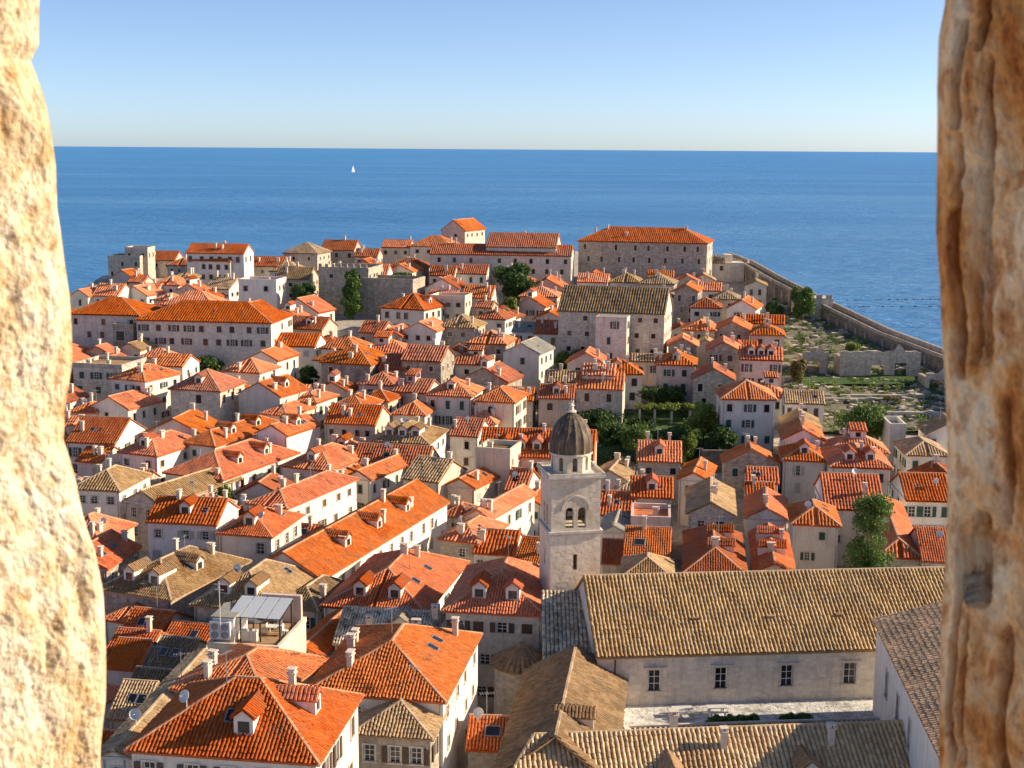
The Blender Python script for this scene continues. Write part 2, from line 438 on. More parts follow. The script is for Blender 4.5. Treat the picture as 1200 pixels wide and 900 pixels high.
def capline(b, p, q, r=.16):
    p = Vector(p); q = Vector(q); d = (q - p).normalized(); side = d.cross(Vector((0, 0, 1))).normalized(); up = side.cross(d)
    A = [p + side * r - up * .02, p + side * r * .55 + up * r * .8, p - side * r * .55 + up * r * .8, p - side * r - up * .02]
    Bq = [x + (q - p) for x in A]
    for k in range(3): b.quad(A[k], Bq[k], Bq[k + 1], A[k + 1])
    b.poly(A[::-1]); b.poly(Bq)
def faces_cam(poly, root_m):
    P = [root_m @ Vector(p) for p in poly]; n = (P[1] - P[0]).cross(P[2] - P[0])
    if n.z < 0: n = -n
    c = sum(P, Vector()) / len(P)
    return n.normalized().dot((Vector((0, 0, HC)) - c).normalized()) > -.02
def roof_polys(rt, W, D, he, tp, oh=.35, og=.22):
    """slopes (eave edge first) and ridge/hip lines; he = wall top"""
    t = tp; z0 = he + .16
    if rt == 'g':
        ze = z0 - oh * t; zr = z0 + D / 2 * t; X = W / 2 + og; Y = D / 2 + oh
        return ([[(-X, -Y, ze), (X, -Y, ze), (X, 0, zr), (-X, 0, zr)], [(X, Y, ze), (-X, Y, ze), (-X, 0, zr), (X, 0, zr)]], [((-X, 0, zr), (X, 0, zr))])
    if rt == 'G':
        ze = z0 - oh * t; zr = z0 + W / 2 * t; X = W / 2 + oh; Y = D / 2 + og
        return ([[(X, -Y, ze), (X, Y, ze), (0, Y, zr), (0, -Y, zr)], [(-X, Y, ze), (-X, -Y, ze), (0, -Y, zr), (0, Y, zr)]], [((0, -Y, zr), (0, Y, zr))])
    if rt == 'h':
        ze = z0 - oh * t; X = W / 2 + oh; Y = D / 2 + oh
        if W >= D:
            zr = z0 + D / 2 * t; e = max(.05, X - Y); a, c = (-e, 0, zr), (e, 0, zr)
            return ([[(-X, -Y, ze), (X, -Y, ze), c, a], [(X, -Y, ze), (X, Y, ze), c], [(X, Y, ze), (-X, Y, ze), a, c], [(-X, Y, ze), (-X, -Y, ze), a]],
                    [(a, c), ((-X, -Y, ze), a), ((X, -Y, ze), c), ((X, Y, ze), c), ((-X, Y, ze), a)])
        zr = z0 + W / 2 * t; e = max(.05, Y - X); a, c = (0, -e, zr), (0, e, zr)
        return ([[(-X, -Y, ze), (X, -Y, ze), a], [(X, -Y, ze), (X, Y, ze), c, a], [(X, Y, ze), (-X, Y, ze), c], [(-X, Y, ze), (-X, -Y, ze), a, c]],
                [(a, c), ((-X, -Y, ze), a), ((X, -Y, ze), a), ((X, Y, ze), c), ((-X, Y, ze), c)])
def roof_z(rt, W, D, he, tp, x, y):
    z0 = he + .16
    if rt == 'g': return z0 + (D / 2 - abs(y)) * tp
    if rt == 'G': return z0 + (W / 2 - abs(x)) * tp
    if rt == 'h': return z0 + min(W / 2 - abs(x), D / 2 - abs(y)) * tp
    return he

# ------------------------------------------------------------------ shared small parts
WIN = {}
def win_meshes(w, h, style):
    k = (w, h, style)
    if k in WIN: return WIN[k]
    b = MB(); t = .13   # stone surround, proud of the wall
    b.box(-w / 2 - t, -w / 2, -.07, .10, -h / 2, h / 2); b.box(w / 2, w / 2 + t, -.07, .10, -h / 2, h / 2)
    b.box(-w / 2 - t, w / 2 + t, -.07, .10, h / 2, h / 2 + t * 1.1); b.box(-w / 2 - t * 1.4, w / 2 + t * 1.4, -.13, .10, -h / 2 - t, -h / 2)
    fr = b.mesh('window', M['trim'])
    b = MB(); b.quad((-w / 2, .16, -h / 2), (w / 2, .16, -h / 2), (w / 2, .16, h / 2), (-w / 2, .16, h / 2)); pane = b.mesh('pane', M['glass'])
    b = MB(); q = .05
    b.box(-q / 2, q / 2, .10, .15, -h / 2, h / 2)
    for z in (-h / 6, h / 6): b.box(-w / 2, w / 2, .105, .145, z - q / 2, z + q / 2)
    for x in (-w / 2 + q, w / 2 - q): b.box(x - q, x + q, .098, .152, -h / 2, h / 2)
    sash = b.mesh('sash', M['wood'])
    b = MB(); ww = w / 2 - .02
    for kk in range(6): b.box(0, ww, -.01, .05, -h / 2 + kk * h / 6 + .01, -h / 2 + (kk + 1) * h / 6 - .012)
    b.box(.0, ww, .05, .075, -h / 2, h / 2)
    sg = b.mesh('shutter', M['green']); sb = sg.copy(); sb.materials[0] = M['brown']
    sp_ = sg.copy(); sp_.materials[0] = M['pale']
    WIN[k] = (fr, pane, sash, sg, sb, sp_); return WIN[k]
def add_window(root, x, y, z, rz, w, h, near, mode):
    fr, pane, sash, sg, sb, sp_ = win_meshes(w, h, 0)
    wo = ob('window', fr, root, (x, y, z), rz); ob('pane', pane, wo)
    if near and mode in ('s', 'S', 'P'):
        folded = random.random() < .5
        if folded: ob('sash', sash, wo)
        for s in (-1, 1):
            o = ob('shutter', {'s': sg, 'S': sb, 'P': sp_}[mode], wo, (0, .0, 0)); 
            if s < 0: o.rotation_euler = (0, 0, math.pi); o.location = (0, .06, 0)
            if folded:   # folded back against the wall
                o.rotation_euler = (0, 0, 0 if s > 0 else math.pi); o.location = (s * (w / 2 + .14), -.14 if s > 0 else -.08, 0)
    elif near: ob('sash', sash, wo)
def mk_chimneys():
    out = []
    for (a, d, h) in ((.6, .42, 1.0), (.45, .45, 1.3), (.8, .42, .85)):
        b = MB(); b.box(-a / 2, a / 2, -d / 2, d / 2, -.9, h); b.box(-a / 2 - .09, a / 2 + .09, -d / 2 - .09, d / 2 + .09, h, h + .12)
        for s in (-1, 1): b.box(s * a * .36 - .09, s * a * .36 + .09, -d / 2, d / 2, h + .12, h + .34)
        b.box(-a / 2 - .09, a / 2 + .09, -d / 2 - .09, d / 2 + .09, h + .34, h + .42)
        out.append(b.mesh('chimney', M['chim']))
    return out
CHIM = mk_chimneys()
def mk_dormer(rc):
    w, h, d = 1.35, 1.25, 3.2
    b = MB()   # front with an opening, cheeks running back into the slope
    hw, hh = .42, .8
    b.box(-w / 2, -hw, 0, .2, -.5, h); b.box(hw, w / 2, 0, .2, -.5, h); b.box(-hw, hw, 0, .2, hh + .15, h); b.box(-hw, hw, 0, .2, -.5, .12)
    b.poly([(-w / 2, .0, h), (w / 2, .0, h), (0, .0, h + .5)])
    b.box(-w / 2, -w / 2 + .15, .2, d, -.5, h); b.box(w / 2 - .15, w / 2, .2, d, -.5, h)
    wall = b.mesh('dormer', WALL['w'])
    b = MB(); b.quad((-hw, .13, .1), (hw, .13, .1), (hw, .13, hh + .16), (-hw, .13, hh + .16)); pane = b.mesh('pane', M['glass'])
    b = MB(); o = .18; ze = h - .1; zr = h + .58
    pl = [[(w / 2 + o, -.2, ze), (w / 2 + o, d, ze), (0, d, zr), (0, -.2, zr)], [(-w / 2 - o, d, ze), (-w / 2 - o, -.2, ze), (0, -.2, zr), (0, d, zr)]]
    for p in pl: slab(b, p, .07)
    roof = b.mesh('dormer_roof', ROOF[rc]); tl = make_tiles(pl, .28, .5, ROOF[rc])
    # tiles and slab in one mesh
    n0 = len(roof.vertices)
    b2 = MB(); b2.v = [tuple(v.co) for v in roof.vertices] + [tuple(v.co) for v in tl.vertices]
    b2.f = [tuple(p.vertices) for p in roof.polygons] + [tuple(i + n0 for i in p.vertices) for p in tl.polygons]
    return wall, pane, b2.mesh('dormer_roof', ROOF[rc])
DORM = {}
def add_dormer(root, x, y, z, rz, rc):
    if rc not in DORM: DORM[rc] = mk_dormer(rc)
    wl_, pn, rf = DORM[rc]
    o = ob('dormer', wl_, root, (x, y, z), rz); ob('pane', pn, o); ob('dormer_roof', rf, o)
def mk_antenna():
    b = MB(); b.tube((0, 0, -.5), (0, 0, 2.6), .035, .03, 5); b.tube((-.6, 0, 2.4), (.6, 0, 2.4), .025, .025, 4)
    for k in range(6): b.tube((-.55 + k * .22, -.3, 2.4), (-.55 + k * .22, .3, 2.4), .018, .018, 4)
    return b.mesh('antenna', M['grey'])
ANT = mk_antenna()
def mk_dish():
    b = MB(); b.tube((0, 0, -.4), (0, 0, .9), .035, .035, 5)
    n = len(b.v); b.lathe([(.0, .0), (.25, .03), (.45, .12), (.45, .14), (.25, .05), (.0, .02)], 14)
    q = Matrix.Translation((0, -.1, 1.0)) @ Matrix.Rotation(R(62), 4, 'X')
    b.v[n:] = [tuple(q @ Vector(v)) for v in b.v[n:]]; b.tube((0, -.1, 1.0), (0, -.55, 1.18), .02, .02, 4)
    return b.mesh('satellite_dish', M['acw'])
DISH = mk_dish()
def mk_skylight():
    b = MB(); b.box(-.42, .42, -.55, .55, -.1, .08); f = b.mesh('skylight', M['grey'])
    b = MB(); b.quad((-.34, -.47, .085), (.34, -.47, .085), (.34, .47, .085), (-.34, .47, .085)); return f, b.mesh('pane', M['glass'])
SKYL = mk_skylight()

# ------------------------------------------------------------------ houses
HOUSES = []      # dicts used for labels and for keeping fillers clear
WCOL = {'w': 'white', 'c': 'cream', 'p': 'pale pink', 's': 'stone', 'g': 'stone', 'd': 'dark stone', 'm': 'maroon', 'l': 'limestone'}
RCOL = {'o': 'orange-red', 'r': 'orange-red', 'b': 'brownish red', 't': 'tan', 'y': 'grey-brown', 'k': 'mossy', 'a': 'pale grey'}
SIDES = ((0, -1), (1, 0), (0, 1), (-1, 0))
def opts(s):
    d = {}
    for t in s.split():
        d[t[0]] = float(t[1:]) if len(t) > 1 else 1.0
    return d
def build_house(cx, cy, gz, W, D, he, yaw, rt, rc, wc, op, label=None, cat='house', name='town_house', terrace=None):
    o_ = opts(op); dist = cy
    root = bpy.data.objects.new(name, None); col.objects.link(root)
    root.location = (cx, cy, gz); root.rotation_euler = (0, 0, -R(yaw)); root.empty_display_size = .5
    RM = Matrix.Translation((cx, cy, gz)) @ Matrix.Rotation(-R(yaw), 4, 'Z')
    tp = math.tan(R(o_.get('q', random.uniform(24, 30)))); near = dist < 205
    tocam = (RM.inverted() @ Vector((0, 0, HC))); tocam = Vector((tocam.x, tocam.y)).normalized()
    b = MB(); nwin = 0; zb = -4.0
    big = W > 25; hw_ = random.choice((.75, .9, 1.05)); hh_ = random.choice((1.0, 1.3, 1.5)); house_mode = random.choice(('', '', '', 's', 's', 'S', 'P'))
    for si, (nx, ny) in enumerate(SIDES):
        Ls = W if nx == 0 else D
        O = Vector((-W / 2, -D / 2, 0)) if si == 0 else Vector((W / 2, -D / 2, 0)) if si == 1 else Vector((W / 2, D / 2, 0)) if si == 2 else Vector((-W / 2, D / 2, 0))
        U = Vector((-ny, nx, 0)); facing = tocam.x * nx + tocam.y * ny
        wins = []
        if facing > .10 and not o_.get('x') and not (si == 3 and o_.get('l', 1) == 0):
            n = int(o_.get('n', max(1, round(Ls / 3.1)))) if si == 0 else max(1, int(round(Ls / (3.4 if not big else 4.5))))
            ww, wh = o_.get('w', hw_), o_.get('t', hh_)
            rows = int(min(o_.get('r', 3), max(1, (he - .6) // 2.7)))
            sp = Ls / n
            for r_ in range(rows):
                zc = he - 1.55 - r_ * (2.75 if he < 12 else 3.3) + (wh - 1.35) * -.3
                if zc < .9: break
                for k in range(n):
                    if sp < ww + .5: continue
                    if random.random() < (.12 if not o_.get('n') else .03): continue
                    uc = (k + .5) * sp + random.uniform(-.16, .16) * sp
                    uc = min(max(uc, ww / 2 + .3), Ls - ww / 2 - .3)
                    if r_ == 0 and wh > 1.2 and he < 6 and random.random() < .3: pass
                    wins.append((uc, zc, ww, wh))
        us = sorted(set([0, Ls] + [w_[0] - w_[2] / 2 for w_ in wins] + [w_[0] + w_[2] / 2 for w_ in wins]))
        zs = sorted(set([zb, he] + [w_[1] - w_[3] / 2 for w_ in wins] + [w_[1] + w_[3] / 2 for w_ in wins]))
        for i in range(len(us) - 1):
            for j in range(len(zs) - 1):
                um, zm = (us[i] + us[i + 1]) / 2, (zs[j] + zs[j + 1]) / 2
                if any(abs(um - w_[0]) < w_[2] / 2 and abs(zm - w_[1]) < w_[3] / 2 for w_ in wins): continue
                p, q = O + U * us[i], O + U * us[i + 1]
                b.quad((p.x, p.y, zs[j]), (q.x, q.y, zs[j]), (q.x, q.y, zs[j + 1]), (p.x, p.y, zs[j + 1]))
        nn = Vector((nx, ny, 0))
        for (uc, zc, ww, wh) in wins:
            p = O + U * uc; i_ = -nn * .22
            c = [p + U * s * ww / 2 + Vector((0, 0, zc + t * wh / 2)) for s, t in ((-1, -1), (1, -1), (1, 1), (-1, 1))]
            for k in range(4): b.quad(c[k], c[(k + 1) % 4], c[(k + 1) % 4] + i_, c[k] + i_)
            mode = 's' if o_.get('s') else ('S' if o_.get('S') else (house_mode if dist < 330 and random.random() < .8 else ''))
            add_window(root, p.x, p.y, zc, (0, math.pi / 2, math.pi, -math.pi / 2)[si], ww, wh, near or wh > 1.7 or mode, mode); nwin += 1
        # gable triangles
        if rt == 'g' and nx: b.poly([O + Vector((0, 0, he)), O + U * Ls + Vector((0, 0, he)), O + U * Ls / 2 + Vector((0, 0, he + D / 2 * tp))])
        if rt == 'G' and ny: b.poly([O + Vector((0, 0, he)), O + U * Ls + Vector((0, 0, he)), O + U * Ls / 2 + Vector((0, 0, he + W / 2 * tp))])
    if rt == 'f':
        b.quad((-W / 2, -D / 2, he - .02), (W / 2, -D / 2, he - .02), (W / 2, D / 2, he - .02), (-W / 2, D / 2, he - .02))
    ob('wall', b.mesh('wall', WALL[wc]), root)
    if rt == 'f':
        b = MB(); t = .28; ph = o_.get('h', .8)
        b.box(-W / 2 - .06, W / 2 + .06, -D / 2 - .06, -D / 2 + t, he - .1, he + ph); b.box(-W / 2 - .06, W / 2 + .06, D / 2 - t, D / 2 + .06, he - .1, he + ph)
        b.box(-W / 2 - .05, -W / 2 + t, -D / 2 + t, D / 2 - t, he - .1, he + ph - .02); b.box(W / 2 - t, W / 2 + .05, -D / 2 + t, D / 2 - t, he - .1, he + ph - .02)
        if o_.get('m'):
            k = -W / 2
            while k < W / 2 - .8: b.box(k, k + .8, -D / 2 - .05, -D / 2 + .3, he + ph, he + ph + .8); k += 1.7
        ob('parapet', b.mesh('parapet', WALL[wc]), root)
        b = MB(); b.box(-W / 2 + t, W / 2 - t, -D / 2 + t, D / 2 - t, he, he + .08); ob('roof', b.mesh('roof', ROOF[rc]), root)
    else:
        polys, lines = roof_polys(rt, W, D, he, tp)
        b = MB()
        for p in polys: slab(b, p, .15)
        rf = ob('roof', b.mesh('roof', ROOF[rc]), root)
        vis = [p for p in polys if faces_cam(p, RM)]
        if vis:
            s, L = (.275, .46) if dist < 165 else (.42, .8) if dist < 250 else (.55, 1.3)
            tm = make_tiles(vis, s, L, ROOF[rc])
            if tm: t = ob('tiles', tm, rf); t['kind'] = 'stuff'
        b = MB()
        for p, q in lines: capline(b, p, q, .17 if dist < 165 else .22)
        ob('ridge_cap', b.mesh('ridge_cap', M['captan'] if rc in 'tyka' else M['cap']), rf)
        if dist < 210:
            b = MB(); e = .14
            b.box(-W / 2 - e, W / 2 + e, -D / 2 - e, -D / 2 + .02, he - .22, he - .015); b.box(W / 2 - .02, W / 2 + e, -D / 2 + .02, D / 2 + e, he - .22, he - .016)
            b.box(-W / 2 - e, -W / 2 + .02, -D / 2 + .02, D / 2 + e, he - .22, he - .016)
            ob('cornice', b.mesh('cornice', M['trim']), root)
    nd = int(o_.get('d', 0)); ne = int(o_.get('e', 0))
    if rt != 'f':
        for k in range(nd):   # dormers on the front slope
            x = (k + .5) / nd * W * .7 - W * .35 if nd > 1 else o_.get('D', .0) * W
            yy = -D / 2 + min(1.3, D * .14)
            if rt == 'G': x = 0; yy = -D / 2 + .3
            add_dormer(root, x, yy, roof_z(rt, W, D, he, tp, x, yy) + .05, 0, rc)
        for k in range(ne):   # dormers on the right slope
            y = (k + .5) / ne * D * .7 - D * .35; xx = W / 2 - min(1.4, W * .16)
            add_dormer(root, xx, y, roof_z(rt, W, D, he, tp, xx, y) + .05, math.pi / 2, rc)
    nc = int(o_.get('c', random.choice((1, 1, 2, 2, 3)) if dist < 400 else 1))
    for k in range(nc):
        for _ in range(8):
            x, y = random.uniform(-.42, .42) * W, random.uniform(-.42, .42) * D
            if rt == 'g': y = random.choice((random.uniform(-.12, .15), -.3)) * D
            elif rt == 'G': x = random.choice((random.uniform(-.12, .12), .3)) * W
            break
        ob('chimney', random.choice(CHIM), root, (x, y, roof_z(rt, W, D, he, tp, x, y)), random.choice((0, math.pi / 2)))
    if rt in 'gGh' and dist < 330:
        for k in range(random.choice((0, 0, 1, 2))):   # skylights lying in the slope
            if rt == 'G' or (rt == 'h' and D > W): x, y, rz = W * .27, random.uniform(-.25, .25) * D, math.pi / 2
            else: x, y, rz = random.uniform(-.3, .3) * W, -D * .27, 0.0
            z = roof_z(rt, W, D, he, tp, x, y)
            so_ = ob('skylight', SKYL[0], root, (x, y, z + .12)); so_.rotation_euler = (math.atan(tp), 0, rz); ob('pane', SKYL[1], so_)
        if near or dist < 240:
            for sx in ((-1, 1) if random.random() < .5 else (1,)):
                q = MB(); q.tube((sx * (W / 2 - .25), -D / 2 - .09, -2), (sx * (W / 2 - .25), -D / 2 - .09, he - .2), .055, .055, 5); ob('drainpipe', q.mesh('drainpipe', M['grey']), root)
        if rt in 'gh' and W > 6.5 and D > 6.5 and nd == 0 and o_.get('z'):   # a room raised through the roof
            a, d_ = W * random.uniform(.22, .34), D * random.uniform(.28, .4); x, y = random.uniform(-.18, .18) * W, random.uniform(-.05, .12) * D; hr = he + (min(W, D) / 2) * tp + random.uniform(.5, 1.2)
            q = MB(); q.box(x - a / 2, x + a / 2, y - d_ / 2, y + d_ / 2, he, hr); rr_ = ob('roof_room', q.mesh('roof_room', WALL[wc]), root)
            q = MB(); pl = [[(x - a / 2 - .2, y - d_ / 2 - .25, hr + .05), (x + a / 2 + .2, y - d_ / 2 - .25, hr + .05), (x + a / 2 + .2, y + d_ / 2 + .2, hr + .75), (x - a / 2 - .2, y + d_ / 2 + .2, hr + .75)]]
            for p_ in pl: slab(q, p_, .12)
            ob('roof_slab', q.mesh('roof_slab', ROOF[rc]), rr_); q = MB(); q.box(x - a / 2 + .003, x + a / 2 - .003, y + d_ / 2 - .3, y + d_ / 2 - .003, hr, hr + .6); ob('back_wall', q.mesh('back_wall', WALL[wc]), rr_)
            tm_ = make_tiles(pl, .3 if near else .42, .5, ROOF[rc])
            if tm_: t_ = ob('tiles', tm_, rr_); t_['kind'] = 'stuff'
            q = MB(); q.quad((x - .4, y - d_ / 2 - .012, hr - .95), (x + .4, y - d_ / 2 - .012, hr - .95), (x + .4, y - d_ / 2 - .012, hr - .2), (x - .4, y - d_ / 2 - .012, hr - .2)); ob('pane', q.mesh('pane', M['glass']), rr_)
    na = 1 if o_.get('a') or (dist < 250 and random.random() < .55) else 0
    if na:
        x, y = random.uniform(-.2, .2) * W, random.uniform(-.2, .2) * D
        ob('antenna', ANT, root, (x, y, roof_z(rt, W, D, he, tp, x, y)), random.uniform(0, 3))
    if dist < 260 and rt != 'f' and random.random() < .3:
        x, y = random.uniform(-.35, .35) * W, -D * random.uniform(.05, .3)
        dd = ob('satellite_dish', DISH, root, (x, y, roof_z(rt, W, D, he, tp, x, y)), random.uniform(-.9, .3))
    rec = dict(o=root, x=cx, y=cy, W=W, D=D, yaw=yaw, rt=rt, rc=rc, wc=wc, nd=nd + ne, nc=nc, na=na, nw=nwin, he=he, cat=cat, label=label)
    HOUSES.append(rec); return rec
def H(xl, xr, y, h, D, yaw, rt, rc, wc, op='', **kw):
    P = locate((xl + xr) / 2, y, h); Y = R(yaw); tx = P.x / P.y
    W = (xr - xl) * P.y / (FPX * (math.cos(Y) + tx * math.sin(Y))) * math.sqrt(1 + ((y - 450) / FPX) * .34)
    c = P + Vector((math.sin(Y), math.cos(Y), 0)) * D / 2
    gz = min(town(0, c.y), town(0, P.y)); return build_house(c.x, c.y, gz, W, D, P.z - gz, yaw, rt, rc, wc, op, **kw)

LIST = [
# far skyline, left to right
(126,164,303,7,8,5,'f','y','s','c0'), (146,173,293,9,6,5,'f','t','s','c0 n2 r1'), (174,205,305,5,8,5,'g','b','s',''), (196,224,311,6,7,5,'h','b','s','n3 r1'),
(224,270,306,9,9,14,'h','o','w','n5 r2 c2'), (218,286,297,11,8,8,'g','r','w','n6 r1 c3'), (287,331,312,6,9,5,'g','b','s','c2'), (332,372,297,8,10,14,'h','y','s','n2 r1 c0'),
(279,324,331,9,8,8,'f','o','w','n2 r1 c1'), (322,362,327,7,9,8,'g','y','s','n3 c2'), (82,103,347,6,8,20,'G','o','c','n1 r1'), (108,138,347,6,9,10,'g','o','w','n2'),
(141,172,346,5,8,18,'G','o','w','n2 r1'), (178,209,334,6,8,18,'h','o','w','n2'), (161,184,341,5,6,10,'g','o','w','n1'), (180,200,352,5,7,18,'h','o','w',''),
(376,415,293,7,9,8,'g','b','s','n3 r1'), (415,442,301,6,7,8,'g','b','s',''), (447,480,290,7,7,10,'g','r','c','n3 r1'), (480,530,289,8,10,14,'h','o','c','n3 r1 c1'),
(569,652,290,12,13,8,'g','b','w','x q27 c1'), (503,532,323,6,8,8,'g','b','w','n2'), (535,570,321,6,8,8,'g','b','w','n3 r1'),
(446,497,362,7,12,24,'h','r','w','n4 r2 e1'), (504,545,350,8,7,12,'f','o','c','n3 c0 r2'), (541,576,349,6,9,10,'g','o','w',''), (609,653,348,6,9,8,'h','o','s','n6 r1 t.9'),
(514,556,384,8,9,14,'h','t','g','n2'), (556,592,374,7,9,16,'h','b','w','n2'), (547,593,403,9,9,12,'h','o','g','n2 r3 c2'), (420,447,390,6,8,18,'g','b','s',''),
(440,470,394,7,8,18,'G','r','g','n2'), (376,434,426,8,11,18,'h','o','g','n2 r2 c3'), (376,418,409,6,8,18,'h','o','w','n2'), (470,517,423,9,9,14,'g','b','g','n2 r3'),
(444,475,433,7,8,16,'g','b','g','n1'), (420,462,451,6,8,14,'h','b','p','n2 r1'), (600,628,389,7,7,14,'g','a','w','n2'), (626,655,391,7,8,8,'g','b','w','n2'),
(676,712,331,6,8,10,'g','o','w','n3'), (714,750,331,6,8,12,'h','t','w','n2'), (750,790,333,7,9,12,'h','y','s','n2'), (790,818,342,9,10,14,'G','o','g','n2'),
(809,845,361,6,8,8,'h','b','w','n2'), (836,866,351,6,9,10,'h','y','s','n1'), (852,886,362,7,10,18,'G','o','w','n1'), (801,838,387,7,9,10,'h','o','g','n1'),
(838,878,387,7,10,12,'G','o','g','n2'), (829,867,411,8,9,8,'G','r','g','n2'), (783,817,406,7,8,8,'G','o','g','n1'), (769,815,428,8,9,8,'h','o','p','n2 d1'),
(880,919,393,7,8,8,'h','o','p','n2'), (867,917,422,9,8,8,'g','r','p','n3 d3 r2 c2'), (812,860,445,7,8,8,'G','b','g','n2 r2'),
(631,672,467,6,7,6,'g','b','p','n2 d1 r1'), (674,730,456,7,8,8,'g','o','s','n2 r1'), (682,720,440,9,6,8,'g','o','w','n5 r1 t.8'), (642,680,448,5,6,6,'g','t','s','x'),
(557,603,471,9,9,14,'h','o','c','n1'), (500,552,464,9,9,12,'h','o','w','n3 r2 d1'), (545,580,496,6,9,14,'h','o','c','n1'), (527,560,511,6,8,14,'g','b','w','n1'),
(435,502,519,8,11,12,'h','t','w','n3 d3 r1 c2'), (380,440,497,8,9,10,'g','r','c','n4 r1 c2'), (460,498,486,7,8,12,'h','o','w','n1'), (388,426,478,7,8,18,'h','o','c','n1'),
(412,500,546,6,8,10,'g','b','s','x c1'), (405,434,561,7,16,25,'G','o','w','n1'), (362,392,571,7,10,24,'G','o','c','n2'), (558,598,531,10,6,16,'f','y','c','n6 r2 w.7 c1'),
(85,143,431,8,10,12,'f','t','s','c3 n3 r2'), (130,170,445,9,10,24,'h','o','w','n3 r3 c3'), (178,214,429,7,7,14,'g','o','w','n2'), (199,258,457,9,10,14,'h','b','s','n1 r1 d1'),
(262,304,436,7,8,18,'h','o','w','n1'), (279,328,463,8,9,24,'G','o','w','x e1 c2'), (340,371,471,6,8,20,'h','o','w',''), (82,113,483,5,6,10,'h','o','w','n1'),
(106,150,478,6,9,24,'G','o','w','n1'), (78,135,519,7,12,8,'g','b','w','n3'), (140,184,532,7,12,22,'h','r','w','d1 n2'), (90,118,541,5,7,20,'g','o','w','n2'),
(214,252,521,7,20,24,'h','o','w','e2 n1 c3'), (307,336,486,6,9,24,'h','o','c','n1'), (300,336,509,8,10,24,'G','o','w','x e1 c2'), (193,261,558,7,20,24,'h','r','w','n2 e2 c3'),
(84,140,574,8,10,10,'h','t','w','n3 r3'), (146,186,589,7,18,27,'G','t','s','n2 c1'), (172,254,613,10,8,8,'g','r','w','n3 d1 r2 c1'), (256,318,627,10,10,12,'h','r','w','n2 d1 r2 c1'),
(291,336,593,9,18,24,'h','r','w','n2 c2'), (331,388,549,7,12,22,'h','o','w','d1 n2 c2'),
(115,200,696,8,15,22,'h','t','g','d2 x c2 e1 q27'), (122,160,728,6,8,20,'h','o','w','n1 c1'), (140,186,747,6,7,14,'g','r','w','x c0'), (124,172,767,6,6,12,'g','r','w','x c1'),
(125,162,783,6,6,10,'g','r','w','x c0'), (188,238,758,6,6,14,'g','r','w','x c0'), (172,214,785,6,7,14,'g','y','g','x c0'), (145,184,818,5,6,12,'g','y','g','x c0'),
(128,166,842,6,7,8,'g','t','w','n1 c0'),
(226,318,712,9,13,14,'h','t','g','d2 x c0 q29'), (322,372,712,8,9,18,'h','y','w','n2 c1'),
(290,376,674,9,36,20,'G','o','w','e3 c4 a'), (515,560,634,8,9,22,'h','o','g','n1 c1'), (545,574,607,8,15,24,'G','o','w','n1 c2'), (522,556,571,7,9,24,'G','o','c','n1'),
(472,514,563,8,9,24,'g','t','c','x'), (555,602,649,7,7,12,'g','r','w','n3 r1 a'), (592,616,575,6,8,16,'g','r','w','n3 r1'), (609,634,592,6,8,14,'G','r','w','n1'), (603,634,662,7,8,16,'g','o','w','n1 a'),
(378,497,714,9,18,12,'h','r','w','n3 d2 s r2 c2'), (521,636,718,12,14,8,'h','r','l','n4 d2 r3 c1 x0 S'),
(391,540,757,9,8,8,'g','k','s','n6 c3 d1'), (360,520,816,11,15,9,'h','o','w','n4 c4 q24'), (415,505,862,9,9,8,'h','t','g','n3 c1'),
(203,312,815,11,10,20,'h','o','c','n2 c2 q22'), (338,374,768,8,14,14,'G','r','w','n1 c0'), (151,371,885,12,11,8,'h','r','w','n5 d1 D.08 e1 c1 q29'),
(118,150,886,9,20,6,'G','t','w','n1 c0 q20'), (548,602,878,6,6,4,'g','r','s','x c0'),
(747,798,541,7,9,6,'g','o','s','n2 d1 c2'), (695,733,562,6,9,16,'G','t','w','n1'), (702,742,604,6,8,10,'g','r','w','n1'), (739,788,583,8,8,6,'g','r','p','n2 c1 d1'),
(739,786,612,7,7,6,'f','o','p','n3 c1'), (704,734,624,6,8,10,'G','a','w','x c0'), (731,784,655,7,9,8,'g','o','w','n1 c1'), (730,787,677,8,7,6,'h','t','s','n2 c0'),
(706,732,660,6,7,6,'g','b','s','x c0'),
(795,830,563,7,10,14,'G','o','w','n1'), (806,860,603,8,14,8,'G','t','s','n2 c2'), (803,873,672,8,17,7,'h','b','s','n3 c1 e2'),
(876,912,566,6,6,6,'g','r','w','n2 c0'), (875,908,583,6,6,6,'g','r','w','n2 c1'), (874,922,608,7,11,10,'G','r','w','x c1'), (885,930,672,8,17,8,'G','r','s','n1 e2 c2'),
(918,961,502,6,9,8,'G','t','w','n1'), (917,965,516,7,9,8,'G','o','w','x'), (918,968,540,7,9,8,'h','o','w','d1 n1'), (920,966,473,6,7,6,'g','t','w','n3 r1'),
(974,1044,548,8,12,6,'h','r','w','d2 n3 c2'), (967,1036,597,8,13,6,'g','r','w','n2 c1'), (1030,1080,653,8,26,10,'h','r','s','x c1'), (1081,1120,658,8,10,6,'g','r','s','x c0'),
(929,983,615,9,9,8,'h','o','w','n1 c0'), (1063,1112,534,6,10,4,'h','t','w','n2 s c0'), (1062,1116,587,7,11,4,'g','r','w','n3 c0'), (1043,1062,502,6,7,4,'f','a','w','x c0'),
]
for t in LIST: H(*t)
